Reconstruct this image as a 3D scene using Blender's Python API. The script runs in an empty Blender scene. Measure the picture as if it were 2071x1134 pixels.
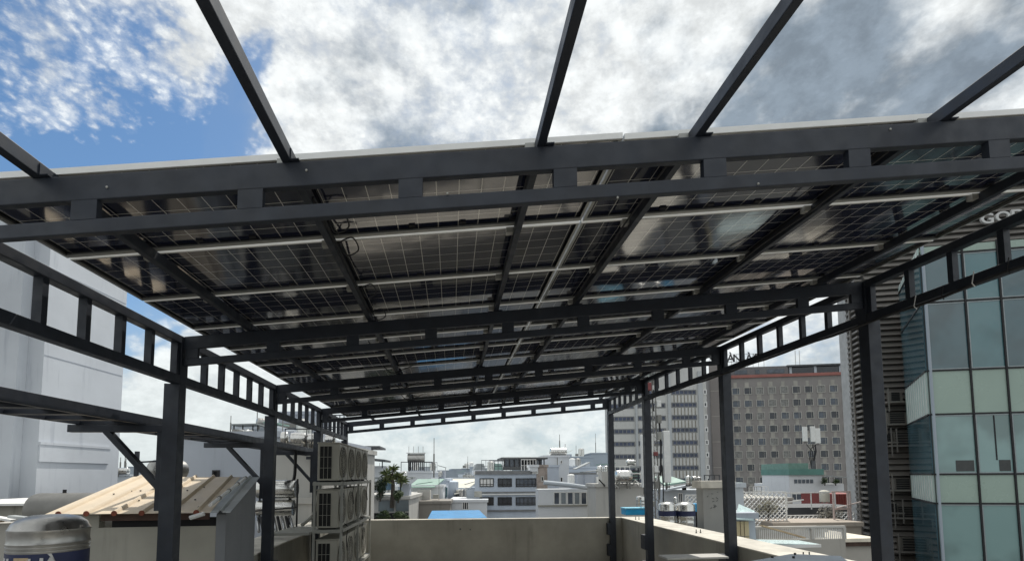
import bpy, bmesh, math, random
from mathutils import Vector, Matrix
C = bpy.context.scene
random.seed(7)
R_ = math.radians
# ---------------------------------------------------------------- camera
F, CX, CY, PIT, YAW, ROL = 1046.94, 1035.5, 881.38, 0.0759, 0.11751, -0.00631
fw = Vector((math.sin(YAW)*math.cos(PIT), math.cos(YAW)*math.cos(PIT), math.sin(PIT)))
r0_ = Vector((math.cos(YAW), -math.sin(YAW), 0)); u0_ = r0_.cross(fw)
rt = math.cos(ROL)*r0_ + math.sin(ROL)*u0_
up = -math.sin(ROL)*r0_ + math.cos(ROL)*u0_
cam_d = bpy.data.cameras.new('camera'); cam = bpy.data.objects.new('camera', cam_d)
C.collection.objects.link(cam); C.camera = cam
cam_d.sensor_width = 36; cam_d.lens = 36*F/2071; cam_d.shift_y = (CY-567)/2071
cam_d.clip_start = .05; cam_d.clip_end = 4000
m = Matrix((rt, up, -fw)).transposed().to_4x4(); cam.matrix_world = m

def ray(x, y):
    return ((x-CX)/F)*rt - ((y-CY)/F)*up + fw
def at(x, y, Y):
    d = ray(x, y); return d*(Y/d.y)
def atX(x, y, X):
    d = ray(x, y); return d*(X/d.x)
def atZ(x, y, Z):
    d = ray(x, y); return d*(Z/d.z)
# ---------------------------------------------------------------- nodes helper
class NT:
    def __init__(s, nt): s.nt = nt; s.n = nt.nodes; s.l = nt.links
    def node(s, t, **k):
        n = s.n.new(t)
        for a, b in k.items(): setattr(n, a, b)
        return n
    def put(s, sock, v):
        if isinstance(v, bpy.types.NodeSocket): s.l.new(v, sock)
        else:
            if sock.type == 'RGBA' and not hasattr(v, '__len__'): v = (v, v, v, 1)
            if sock.type == 'RGBA' and len(v) == 3: v = (*v, 1)
            sock.default_value = v
    def math(s, op, a, b=0., c=None, clamp=False):
        n = s.node('ShaderNodeMath', operation=op, use_clamp=clamp); s.put(n.inputs[0], a); s.put(n.inputs[1], b)
        if c is not None: s.put(n.inputs[2], c)
        return n.outputs[0]
    def vm(s, op, a, b=(0, 0, 0)):
        n = s.node('ShaderNodeVectorMath', operation=op); s.put(n.inputs[0], a)
        if op == 'SCALE': s.put(n.inputs['Scale'], b); return n.outputs[0]
        s.put(n.inputs[1], b); return n.outputs['Value'] if op in ('DOT_PRODUCT', 'LENGTH') else n.outputs[0]
    def mr(s, v, a, b, c=0., d=1., smooth=True):
        n = s.node('ShaderNodeMapRange', interpolation_type='SMOOTHSTEP' if smooth else 'LINEAR')
        s.put(n.inputs[0], v)
        for i, q in enumerate((a, b, c, d)): s.put(n.inputs[i+1], q)
        return n.outputs[0]
    def noise(s, vec, scale, detail=4, rough=.5, dist=0., out=0):
        n = s.node('ShaderNodeTexNoise'); s.put(n.inputs['Vector'], vec); n.inputs['Scale'].default_value = scale
        n.inputs['Detail'].default_value = detail; n.inputs['Roughness'].default_value = rough
        n.inputs['Distortion'].default_value = dist
        return n.outputs[out]
    def mix(s, f, a, b, blend='MIX'):
        n = s.node('ShaderNodeMix', data_type='RGBA', blend_type=blend); s.put(n.inputs[0], f); s.put(n.inputs[6], a); s.put(n.inputs[7], b)
        return n.outputs[2]
# ---------------------------------------------------------------- sun and sky
SUN = Vector((.23, .48, .85)).normalized()
sd = bpy.data.lights.new('sun', 'SUN'); sd.energy = 3.6; sd.angle = R_(.55); sd.color = (1, .955, .88)
so = bpy.data.objects.new('sun', sd); C.collection.objects.link(so); so.location = (0, 0, 60)
so.rotation_euler = SUN.to_track_quat('Z', 'Y').to_euler()
W = bpy.data.worlds.new('World'); C.world = W; W.use_nodes = True
W.node_tree.nodes.clear(); t = NT(W.node_tree)
sky = t.node('ShaderNodeTexSky', sky_type='NISHITA', sun_disc=False)
sky.sun_elevation = math.asin(SUN.z); sky.sun_rotation = math.atan2(SUN.x, SUN.y)
sky.air_density = 1.0; sky.dust_density = .6; sky.ozone_density = 1.6
tc = t.node('ShaderNodeTexCoord').outputs['Generated']
dirn = t.vm('NORMALIZE', tc)
sep = t.node('ShaderNodeSeparateXYZ'); t.put(sep.inputs[0], dirn)
zz = t.math('ADD', t.math('MAXIMUM', sep.outputs[2], 0.), .16)
comb = t.node('ShaderNodeCombineXYZ')
t.put(comb.inputs[0], t.math('DIVIDE', sep.outputs[0], zz)); t.put(comb.inputs[1], t.math('DIVIDE', sep.outputs[1], zz))
uv = comb.outputs[0]
wob = t.noise(dirn, 4.5, 5, .6, .3, out=1)
dir2 = t.vm('NORMALIZE', t.vm('ADD', dirn, t.vm('SCALE', t.vm('SUBTRACT', wob, (.5, .5, .5)), .42)))
def blob(px, py, rad_deg, soft=.5):
    d = ray(px, py).normalized()
    dt = t.vm('DOT_PRODUCT', dir2, tuple(d))
    return t.mr(dt, math.cos(R_(rad_deg)), math.cos(R_(rad_deg*soft)))
clear = t.math('MAXIMUM', blob(110, 330, 17.5, .55), t.math('MULTIPLY', blob(430, 315, 9.5, .3), .9))
clear = t.math('MAXIMUM', clear, t.math('MULTIPLY', blob(-300, 280, 24, .6), .95))
clear = t.math('MAXIMUM', clear, t.math('MULTIPLY', blob(240, 590, 8, .3), .75))
veil = t.math('MULTIPLY', blob(180, -60, 13.5, .3), .72)
dz = t.node('ShaderNodeMapping'); t.put(dz.inputs[0], dirn); dz.inputs['Scale'].default_value = (1, 1, 1.55)
dv = dz.outputs[0]
big = t.noise(dv, 3.0, 8, .58, .0)
fine = t.noise(dv, 15.0, 8, .64, .0)
cl_ = t.node('ShaderNodeTexVoronoi', feature='SMOOTH_F1'); cl_.inputs['Scale'].default_value = 62.; cl_.inputs['Smoothness'].default_value = .7
t.put(cl_.inputs['Vector'], t.vm('ADD', dv, t.vm('SCALE', t.noise(dv, 26., 5, .65, 0., out=1), .05)))
rip = t.math('SUBTRACT', 1.0, cl_.outputs['Distance'])
edge = t.math('MAXIMUM', clear, veil)
dk = t.math('MAXIMUM', blob(1500, 100, 13, .3), blob(1860, 80, 16, .3))
dk = t.math('MAXIMUM', dk, t.math('MULTIPLY', blob(1340, 200, 9, .2), .8))
dk = t.math('MAXIMUM', dk, t.math('MULTIPLY', blob(730, 200, 6, .3), .3))
cov = t.math('ADD', t.math('MULTIPLY', big, .52), t.math('MULTIPLY', fine, .48))
cov = t.math('ADD', cov, t.math('MULTIPLY', t.math('SUBTRACT', rip, .6), t.math('MULTIPLY_ADD', edge, .16, .10)))
cov = t.math('ADD', cov, .165)
cov = t.math('ADD', cov, t.math('MULTIPLY', dk, .12))
cov = t.math('SUBTRACT', cov, t.math('MULTIPLY', clear, .50))
cov = t.math('ADD', cov, t.math('MULTIPLY', veil, .36))
mask = t.mr(cov, .36, .70)
mask = t.math('MULTIPLY', mask, .97)
dn = t.noise(dv, 5.2, 8, .55, 0.)
dark = t.mr(t.math('ADD', t.math('MULTIPLY', dk, .30), t.math('MULTIPLY', dn, 1.45)), .80, 1.10)
soft = t.mr(fine, .34, .66, .76, 1.06)
soft = t.math('MULTIPLY', soft, t.mr(rip, .5, .9, .96, 1.03))
lit = t.mix(t.math('MULTIPLY', dark, .95), (9.0, 9.3, 9.3), (2.4, 3.0, 3.65))
lit = t.vm('SCALE', lit, soft)
hz = t.mr(sep.outputs[2], .0, .34, 1., 0.)
lit = t.mix(t.math('MULTIPLY', hz, .6), lit, (6.7, 7.5, 7.5))
blue = t.mix(1., t.vm('SCALE', sky.outputs[0], 1.0), (.80, 1.02, 1.13), 'MULTIPLY')
blue = t.mix(t.math('MULTIPLY', hz, .5), blue, (5.2, 6.2, 6.9))
blue = t.mix(t.math('SUBTRACT', .42, t.math('MULTIPLY', edge, .42), clamp=True), blue, (4.2, 4.7, 5.2))
col = t.mix(mask, blue, lit)
below = t.mr(sep.outputs[2], -.06, -.005)
col = t.mix(below, (1.6, 1.6, 1.6), col)
bg = t.node('ShaderNodeBackground'); t.put(bg.inputs[0], col); bg.inputs[1].default_value = .1
wo = t.node('ShaderNodeOutputWorld'); t.l.new(bg.outputs[0], wo.inputs[0])
C.view_settings.view_transform = 'Standard'; C.view_settings.look = 'None'
C.view_settings.exposure = .12; C.view_settings.gamma = 1
C.cycles.max_bounces = 7; C.cycles.diffuse_bounces = 3; C.cycles.glossy_bounces = 3
C.cycles.caustics_reflective = False; C.cycles.caustics_refractive = False
C.cycles.use_denoising = True
# ---------------------------------------------------------------- materials
MATS = {}
def mat(name, col, rough=.6, metal=0., var=.12, vscale=3., streak=0., spec=.5, bump=0., coat=0., tint=None):
    if name in MATS: return MATS[name]
    M = bpy.data.materials.new(name); M.use_nodes = True; t = NT(M.node_tree)
    b = t.n['Principled BSDF']; geo = t.node('ShaderNodeNewGeometry'); P = geo.outputs['Position']
    n = t.noise(P, vscale, 5, .6)
    c = t.mix(t.mr(n, .3, .7, 0, 1), tuple(x*(1-var) for x in col), tuple(min(1, x*(1+var)) for x in col))
    if streak:
        mp = t.node('ShaderNodeMapping'); t.put(mp.inputs[0], P); mp.inputs['Scale'].default_value = (2.2, 2.2, .16)
        s1 = t.noise(mp.outputs[0], 1.6, 5, .65); s2 = t.noise(P, .8, 3, .5)
        f = t.math('MULTIPLY', t.mr(s1, .52, .72), t.mr(s2, .35, .6))
        st = tint or tuple(x*.42 for x in col)
        c = t.mix(t.math('MULTIPLY', f, streak), c, st)
    if name.startswith('teal'):
        bn = t.node('ShaderNodeBump'); bn.inputs['Strength'].default_value = .35; bn.inputs['Distance'].default_value = .02
        t.put(bn.inputs['Height'], t.noise(P, .9, 2)); t.l.new(bn.outputs[0], b.inputs['Normal'])
        c = t.mix(t.mr(t.noise(P, .45, 3), .42, .6), c, tuple(x*1.5 for x in col))  # broad paler patches in the colour imitate reflections in the glass
    t.put(b.inputs['Base Color'], c); b.inputs['Roughness'].default_value = rough; b.inputs['Metallic'].default_value = metal
    b.inputs['Specular IOR Level'].default_value = spec
    if coat: b.inputs['Coat Weight'].default_value = coat; b.inputs['Coat Roughness'].default_value = .15
    if rough < .9: t.put(b.inputs['Roughness'], t.mr(t.noise(P, vscale*2.3, 4), .3, .7, max(.02, rough-.07), rough+.09))
    if bump:
        bn = t.node('ShaderNodeBump'); bn.inputs['Strength'].default_value = bump; bn.inputs['Distance'].default_value = .01
        t.put(bn.inputs['Height'], t.noise(P, vscale*9, 4)); t.l.new(bn.outputs[0], b.inputs['Normal'])
    MATS[name] = M; return M
steel = mat('charcoal_paint', (.015, .020, .031), .5, .0, .2, 4., spec=.55, bump=.05)
alu = mat('aluminium', (.36, .36, .34), .40, .3, .06, 6.)
alu_lit_edge = mat('painted_lit_frame_edge', (.86, .86, .84), .4, .0, .04, 6.)  # light caught at the panel gaps, put into a paler edge colour
alu_w = mat('white_aluminium', (.72, .72, .71), .35, .3, .05, 5.)
plaster = mat('grey_plaster', (.30, .29, .25), .85, 0, .14, .9, streak=.6, bump=.2)
plaster_top = mat('pale_cement', (.62, .59, .52), .9, 0, .16, 2.5, bump=.2)
concrete = mat('concrete_floor', (.40, .375, .33), .9, 0, .22, .8, streak=0, bump=.2)
white_wall = mat('white_wall', (.66, .68, .70), .8, 0, .05, .25, streak=.28, tint=(.42, .44, .45))
tower_wall = mat('tower_paint', (.55, .58, .62), .8, 0, .07, .35, streak=.6, tint=(.34, .37, .42))
grey_wall = mat('cool_grey_wall', (.40, .43, .48), .8, 0, .06, .3, streak=.5, tint=(.27, .29, .32))
beige_wall = mat('beige_wall', (.42, .40, .36), .85, 0, .07, .5, streak=.4)
cream_wall = mat('cream_wall', (.50, .49, .46), .85, 0, .06, .5, streak=.4)
cream_wall2 = mat('shed_cream_wall', (.38, .365, .315), .85, 0, .08, 1.5, streak=.4, bump=.15)
blue_wall = mat('pale_blue_wall', (.50, .56, .64), .8, 0, .04, .5, streak=.2)
brown_wall = mat('brown_hotel_wall', (.265, .248, .238), .85, 0, .08, .15, streak=.3)
stone_tile = mat('stone_cladding', (.33, .28, .25), .8, 0, .3, 2.5)
white_paint = mat('white_paint', (.75, .75, .73), .6, 0, .06, 3.)
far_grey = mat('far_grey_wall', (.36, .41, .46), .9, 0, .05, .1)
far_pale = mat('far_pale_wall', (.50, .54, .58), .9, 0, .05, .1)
roof_dark = mat('dark_sheet_roof', (.08, .085, .09), .6, 0, .2, 1.)
roof_grey = mat('grey_roof_sheet', (.30, .32, .32), .6, 0, .15, 1., streak=.3)
roof_green = mat('green_roof_sheet', (.24, .36, .31), .6, 0, .1, 1., streak=.3, tint=(.3, .34, .3))
roof_green2 = mat('deep_green_sheet', (.09, .22, .19), .5, 0, .1, 1.)
roof_cream = mat('cream_roof_sheet', (.62, .60, .52), .7, 0, .08, 1., streak=.2)
red_sheet = mat('red_sheet', (.26, .055, .045), .6, 0, .12, 1.)
red_band = mat('dull_red_band', (.32, .13, .11), .8, 0, .1, .3)
blue_sheet = mat('blue_sheet', (.012, .19, .42), .45, 0, .12, 1.5)
cyan_plastic = mat('cyan_plastic', (.02, .33, .62), .35, 0, .1, 3.)
inox = mat('stainless_steel', (.66, .65, .62), .20, 1., .06, 5.)
inox_dull = mat('dull_stainless_steel', (.42, .41, .39), .34, 1., .12, 5.)
grey_plastic = mat('grey_enamel', (.20, .195, .18), .4, .2, .1, 4.)
black = mat('black_rubber', (.012, .012, .014), .6, 0, .1, 4.)
dark_hole = mat('dark_interior', (.012, .012, .013), .9, 0, .1, 1.)
ac_paint = mat('ac_beige_enamel', (.42, .405, .35), .5, 0, .06, 3., streak=.25, tint=(.22, .2, .16))
ac_coil = mat('black_coil', (.006, .006, .007), .7, .0, .2, 20.)
rack_paint = mat('grey_rack_paint', (.33, .33, .30), .6, 0, .12, 3., streak=.3)
tin = mat('beige_tin_sheet', (.62, .52, .39), .6, 0, .07, 2., streak=.35, tint=(.42, .34, .25))
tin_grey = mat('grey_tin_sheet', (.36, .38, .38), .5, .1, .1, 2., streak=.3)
rust = mat('rusty_edge', (.20, .055, .03), .8, 0, .3, 8.)
brown_beam = mat('brown_timber', (.075, .045, .035), .8, 0, .3, 5.)
win_glass = mat('dark_window_glass', (.018, .022, .032), .08, 0, .3, .8, spec=.7)
win_glass2 = mat('curtained_window_glass', (.06, .075, .10), .1, 0, .35, 1.2, spec=.7)
teal_glass = mat('teal_curtain_glass', (.035, .085, .100), .03, 0, .12, .35, spec=1.)
spandrel = mat('pale_green_spandrel_glass', (.33, .43, .37), .25, 0, .04, .5, spec=.6)
spandrel_f = mat('ribbed_green_spandrel', (.40, .50, .46), .35, 0, .05, .5)
navy = mat('navy_label', (.020, .028, .085), .5, 0, .1, 4.)
letter_grey = mat('letter_grey', (.30, .30, .30), .5, .2, .1, 4.)
letter_dark = mat('dark_letter', (.06, .06, .065), .6, 0, .1, 4.)
letter_pale = mat('pale_letter', (.62, .62, .61), .5, 0, .05, 4.)
sheer = mat('sky_blue_sheet', (.50, .58, .66), .4, 0, .05, 2.)
aqua = mat('aqua_glass_sheet', (.55, .68, .68), .3, 0, .12, 6.)
louvre = mat('brown_louvre', (.21, .195, .178), .6, .2, .1, .8)
louvre_bk = mat('louvre_backing', (.06, .056, .052), .9, 0, .1, .8)
leaf = mat('leaf_green', (.055, .085, .03), .6, 0, .5, 6.)
leaf_d = mat('dark_leaf', (.02, .038, .018), .6, 0, .5, 6.)
leaf_y = mat('yellow_green_leaf', (.19, .22, .09), .6, 0, .4, 6.)
bark = mat('bark', (.06, .05, .04), .9, 0, .3, 8.)
yellow_door = mat('cream_door', (.55, .46, .28), .6, 0, .06, 2.)
timber = mat('pale_timber', (.55, .42, .27), .8, 0, .15, 5.)
# asphalt / city ground
ground_m = mat('city_ground', (.12, .12, .12), .95, 0, .3, .05)
# solar laminate: dark cells with pale gaps, on panel UVs in metres
M = bpy.data.materials.new('solar_laminate'); M.use_nodes = True; t = NT(M.node_tree); b = t.n['Principled BSDF']
U = t.node('ShaderNodeUVMap').outputs[0]; s = t.node('ShaderNodeSeparateXYZ'); t.put(s.inputs[0], U)
CELL = .1595
def gl(c, pitch, w):
    q = t.math('PINGPONG', c, pitch/2); return t.math('LESS_THAN', q, w/2)
g1 = t.math('MAXIMUM', gl(s.outputs[0], CELL, .0055), gl(s.outputs[1], CELL, .005))
bus = gl(t.math('ADD', s.outputs[1], CELL/8), CELL/4, .0014)
inx = t.math('MULTIPLY', t.math('GREATER_THAN', s.outputs[0], -.002), t.math('LESS_THAN', s.outputs[0], 12*CELL+.002))
iny = t.math('MULTIPLY', t.math('GREATER_THAN', s.outputs[1], -.002), t.math('LESS_THAN', s.outputs[1], 6*CELL+.002))
ins = t.math('MULTIPLY', inx, iny)
cid = t.node('ShaderNodeTexWhiteNoise', noise_dimensions='2D')
t.put(cid.inputs['Vector'], t.vm('FLOOR', t.vm('SCALE', U, 1/CELL)))
cellc = t.mix(cid.outputs['Value'], (.010, .014, .034), (.017, .021, .046))
c = t.mix(t.math('MULTIPLY', bus, .10), cellc, (.3, .3, .3))
c = t.mix(g1, c, (.62, .60, .55)); c = t.mix(ins, (.012, .014, .022), c)
t.put(b.inputs['Base Color'], c); b.inputs['Roughness'].default_value = .09; b.inputs['IOR'].default_value = 2.65
b.inputs['Specular IOR Level'].default_value = .5
gp = t.node('ShaderNodeNewGeometry').outputs['Position']
bn = t.node('ShaderNodeBump'); bn.inputs['Strength'].default_value = .18; bn.inputs['Distance'].default_value = .012
t.put(bn.inputs['Height'], t.noise(gp, 2.6, 2, .5)); t.l.new(bn.outputs[0], b.inputs['Normal'])
solar_m = M
# ---------------------------------------------------------------- mesh builder
class MB:
    def __init__(s): s.v = []; s.f = []; s.uv = None
    def add(s, vs, fs):
        o = len(s.v); s.v += [tuple(v) for v in vs]; s.f += [tuple(i+o for i in f) for f in fs]; return s
    def box(s, x0, x1, y0, y1, z0, z1, fn=None):
        vs = [(x, y, z) for z in (z0, z1) for y in (y0, y1) for x in (x0, x1)]
        if fn: vs = [fn(*v) for v in vs]
        return s.add(vs, [(0, 2, 3, 1), (4, 5, 7, 6), (0, 1, 5, 4), (2, 6, 7, 3), (0, 4, 6, 2), (1, 3, 7, 5)])
    def bar(s, p, q, w, h, upv=(0, 0, 1)):
        p = Vector(p); q = Vector(q); d = (q-p).normalized(); u = Vector(upv)
        if abs(d.dot(u)) > .98: u = Vector((0, 1, 0))
        sd = d.cross(u).normalized(); u = sd.cross(d).normalized()
        vs = [a+sd*(w/2*i)+u*(h/2*j) for a in (p, q) for j in (-1, 1) for i in (-1, 1)]
        return s.add(vs, [(0, 1, 3, 2), (4, 6, 7, 5), (0, 4, 5, 1), (2, 3, 7, 6), (0, 2, 6, 4), (1, 5, 7, 3)])
    def tube(s, pts, r, n=8, caps=True):
        pts = [Vector(p) for p in pts]; rings = []
        for i, p in enumerate(pts):
            d = (pts[min(i+1, len(pts)-1)]-pts[max(i-1, 0)]).normalized()
            u = Vector((0, 0, 1)) if abs(d.z) < .9 else Vector((1, 0, 0))
            a = d.cross(u).normalized(); b2 = d.cross(a)
            rr = r[i] if hasattr(r, '__len__') else r
            rings.append([p+(a*math.cos(6.28318*k/n)+b2*math.sin(6.28318*k/n))*rr for k in range(n)])
        vs = [v for g in rings for v in g]; fs = []
        for i in range(len(pts)-1):
            for k in range(n):
                fs.append((i*n+k, i*n+(k+1) % n, (i+1)*n+(k+1) % n, (i+1)*n+k))
        if caps: fs.append(tuple(range(n-1, -1, -1))); fs.append(tuple((len(pts)-1)*n+k for k in range(n)))
        return s.add(vs, fs)
    def lathe(s, o, axis, prof, n=28):
        o = Vector(o); ax = Vector(axis).normalized()
        return s.tube([o+ax*h for h, r in prof], [max(r, .001) for h, r in prof], n)
    def prism(s, pts, y0, y1):      # outline in x,z extruded along y
        n = len(pts); vs = [(x, y0, z) for x, z in pts]+[(x, y1, z) for x, z in pts]
        return s.add(vs, [tuple(range(n)), tuple(range(2*n-1, n-1, -1))]+[(i, i+n, (i+1) % n+n, (i+1) % n) for i in range(n)])
    def build(s, name, m, parent=None, smooth=False, bev=0.):
        me = bpy.data.meshes.new(name); me.from_pydata(s.v, [], s.f); me.materials.append(m)
        bm = bmesh.new(); bm.from_mesh(me); bmesh.ops.recalc_face_normals(bm, faces=bm.faces)
        if smooth:
            for f in bm.faces: f.smooth = len(f.verts) < 7
            for e in bm.edges:
                if len(e.link_faces) == 2 and e.calc_face_angle() > .6: e.smooth = False
        bm.to_mesh(me); bm.free()
        o = bpy.data.objects.new(name, me); C.collection.objects.link(o)
        if parent: o.parent = parent
        if bev:
            md = o.modifiers.new('bevel', 'BEVEL'); md.width = bev; md.segments = 2; md.limit_method = 'ANGLE'
        return o
def tag(o, label=None, cat=None, group=None, kind=None):
    for k, v in (('label', label), ('category', cat), ('group', group), ('kind', kind)):
        if v: o[k] = v
    return o
def thing(name, label, cat, loc=(0, 0, 0), rz=0, group=None):
    o = bpy.data.objects.new(name, None); C.collection.objects.link(o); o.location = loc; o.rotation_euler = (0, 0, rz)
    o.empty_display_size = .2
    return tag(o, label, cat, group, 'thing')
def link(name, src, parent, loc=(0, 0, 0), rot=(0, 0, 0), sc=(1, 1, 1)):
    o = bpy.data.objects.new(name, src.data); C.collection.objects.link(o); o.parent = parent
    o.location = loc; o.rotation_euler = rot; o.scale = sc; return o
def copy_tree(o, parent=None):
    c = o.copy(); C.collection.objects.link(c); c.parent = parent
    for ch in list(o.children): copy_tree(ch, c)
    return c
ORD = ['first', 'second', 'third', 'fourth', 'fifth', 'sixth', 'seventh', 'eighth', 'ninth', 'tenth', 'eleventh', 'twelfth', 'thirteenth', 'fourteenth', 'fifteenth', 'sixteenth', 'seventeenth', 'eighteenth', 'nineteenth', 'twentieth', 'twenty-first', 'twenty-second']
# ---------------------------------------------------------------- ground and terrace
FLOOR = -2.9; GZ = -20.
tag(MB().add([(-2500, -800, GZ), (2500, -800, GZ), (2500, 3500, GZ), (-2500, 3500, GZ)], [(0, 1, 2, 3)]).build('ground', ground_m), kind='structure')
XL, ZL, SK, SL = -3.0738, 1.6266, -0.0659, 0.0934
DD = [3.153, 6.2932, 9.5096, 12.7565, 15.9014]
XR = [5.27, 5.1005, 4.973, 4.72, 4.7866]
def zr(u): return ZL+SL*(u-XL)
def S(u, v, w): return (u, v+SK*(u-XL), zr(u)+w)
def yv(u, v): return v+SK*(u-XL)
def F2(u, v, z): return (u, v+SK*(u-XL), z)
tag(MB().box(-4.2, 6.0, -5, 16.2, FLOOR-.3, FLOOR, F2).build('roof_terrace_floor', concrete), kind='structure')
PT = -1.291
# parapets
def parapet(label, u0, u1, v0, v1):
    w = thing('parapet_wall', label, 'parapet', F2(u0, v0, FLOOR)); o = Vector(w.location)
    g = lambda a, b_, c: Vector(F2(a, b_, c))-o
    MB().box(u0, u1, v0, v1, FLOOR, PT-.025, g).build('wall', plaster, w)
    MB().box(u0-.015, u1+.015, v0, v1+.012, PT-.025, PT, g).build('coping', plaster_top, w, bev=.006)
    return w
far_p = parapet('grey plastered far parapet closing the terrace between the last two posts', -3.35, 5.178, 15.98, 16.2)
rp = parapet('right parapet with a broad sunlit top running beside the right posts', 5.18, 5.95, 6.55, 16.2)
rp2 = parapet('nearest right parapet stretch with dark niche beside the right post', 5.18, 5.95, -4, 5.85)
rp3 = thing('parapet_link', 'dark streaked recess in the right parapet beside the second right post', 'parapet', F2(5.5, 5.86, FLOOR))
o_ = Vector(rp3.location)
MB().box(5.42, 5.9, 5.862, 6.54, FLOOR, PT-.02, lambda a, b_, c: Vector(F2(a, b_, c))-o_).build('wall', mat('dark_streaked_plaster', (.16, .15, .13), .9, 0, .4, 3., streak=.8, tint=(.02, .02, .02)), rp3)  # darker base with near-black vertical streaks in the recess
lp = parapet('left parapet ledge beside the left posts, grey and cracked', -4.15, -3.3, -4, 15.95)
for u, v, l in ((5.33, 15.2, 'farthest'), (5.40, 11.6, 'middle'), (5.45, 8.15, 'nearest')):
    a = thing('anchor_bolt_pair', 'pair of rusty anchor bolts on the right parapet top, '+l, 'bolt', F2(u, v, PT), 0, 'anchor bolts on the right parapet')
    for dx in (0, .1): MB().lathe((dx, 0, 0), (0, 0, 1), [(0, .022), (.012, .022), (.013, .01), (.08, .01)], 8).build('bolt', black, a)
# ---------------------------------------------------------------- steel canopy (one welded frame)
canopy = thing('steel_canopy', 'dark grey welded steel frame carrying the solar panels over the terrace', 'canopy frame', (0, 0, 0))
webs = [-2.07+.915*k for k in range(-1, 10)]
for i, D in enumerate(DD):
    x0, x1 = XL+.0, XR[i]+.0
    if i == 0: x0, x1 = XL, XR[0]
    tr = MB().box(x0, x1, D, D+.05, -.15, 0, S).build('cross_truss', steel, canopy, bev=.006)
    MB().box(x0, x1, D+.001, D+.049, -.345, -.262, S).build('bottom_chord', steel, tr, bev=.006)
    for k, u in enumerate(webs):
        if u-.07 < x0+.0: u = x0+.075
        if u+.07 > x1: u = x1-.075
        MB().box(u-.07, u+.07, D+.0015, D+.0485, -.2625, -.1495, S).build('web_plate', steel, tr)
        if u >= x1-.08: break
# columns
for i, D in enumerate(DD):
    for side in (0, 1):
        u = XL if side == 0 else XR[i]; zt = zr(u)
        x0, x1 = (u-.115, u-.002) if side == 0 else (u+.002, u+.115)
        y = yv(u, D)
        m = MB().box(x0, x1, y-.03, y+.09, 1.07 if side == 0 else zt-.50, zt+.0)
        c = m.build('column', steel, canopy, bev=.006)
        X0, X1 = (u-.17, u-.004) if side == 0 else (u+.004, u+.17)
        MB().box(X0, X1, y-.05, y+.11, FLOOR if side == 0 else FLOOR, (1.07 if side == 0 else zt-.50)).build('lower_post', steel, c, bev=.006)
        if side == 1:   # clamped plates low on the inside of the parapet
            for zc in (-1.62, -2.25): MB().box(u-.09, u+.003, y-.1, y+.16, zc-.17, zc+.17).build('anchor_plate', steel, c)
        else:
            for zc in (-1.62,): MB().box(u-.003, u+.05, y-.1, y+.16, zc-.17, zc+.17).build('anchor_plate', steel, c)
# eave ladders along both sides
for side in (0, 1):
    for i in range(4):
        ua, ub = (XL, XL) if side == 0 else (XR[i], XR[i+1])
        s = -1 if side == 0 else 1
        ya, yb = yv(ua, DD[i])+.09, yv(ub, DD[i+1])-.03
        za, zb = zr(ua), zr(ub); xa, xb = ua+s*.055, ub+s*.055
        ld = MB().bar((xa, ya, za-.045), (xb, yb, zb-.045), .1, .09).build('eave_beam', steel, canopy, bev=.006)
        h = .505 if side == 0 else .47
        MB().bar((xa, ya, za-h), (xb, yb, zb-h), .1, .10).build('bottom_chord', steel, ld, bev=.006)
        n = 6
        for k in range(n+1):
            f = (k+.12)/(n+.24) if k else .012
            if k == n: f = .988
            p = Vector((xa, ya, za)).lerp(Vector((xb, yb, zb)), f)
            MB().box(p.x-.035, p.x+.035, p.y-.03, p.y+.03, p.z-h+.05, p.z-.09).build('upright', steel, ld)
# purlins
def tsol(px, py, D):
    d = ray(px, py); return (d*((D-SK*XL)/(d.y-SK*d.x))).x
PU = [(tsol(68, 360, DD[0])+tsol(508, 670, DD[1]))/2, -.955, (tsol(1096, 300, DD[0])+tsol(1003, 628, DD[1]))/2,
      (tsol(1414, 279, DD[0])+tsol(1166, 615, DD[1]))/2, 3.07, tsol(1662, 576, DD[1])]
for u in PU:
    p = MB().box(u-.026, u+.026, -1.6, DD[4]+.12, .001, .085, S).build('purlin', steel, canopy, bev=.005)
    for k in range(13):
        if k > 12: break
        v = 4.356+1.001*(k-1) if k else 3.27
        if k < 12: MB().box(u-.085, u-.0265, v-.028, v+.028, .035, .083, S).build('clamp', alu, p)
    for i in range(5):
        v = DD[i]
        MB().box(u+.0265, u+.032, v-.02, v+.08, .001, .07, S).box(u+.0325, u+.075, v-.02, v+.08, .001, .007, S).build('cleat', steel, p)
        MB().lathe(Vector(S(u+.055, v+.03, .007)), (0, 0, 1), [(0, .011), (.01, .011)], 6).build('bolt', alu, p)
for (px, py) in ((217, 379), (1249, 463 if 0 else 400), (905, 392), (1533, 372), (620, 345), (1800, 262)):
    d_ = ray(px, py); k_ = (DD[0]-SK*XL)/(d_.y-SK*d_.x); q_ = d_*k_
    MB().lathe(q_, (SK, -1, 0), [(-.002, .007), (.006, .007), (.008, .003)], 6).build('bolt', alu, canopy)
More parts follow.
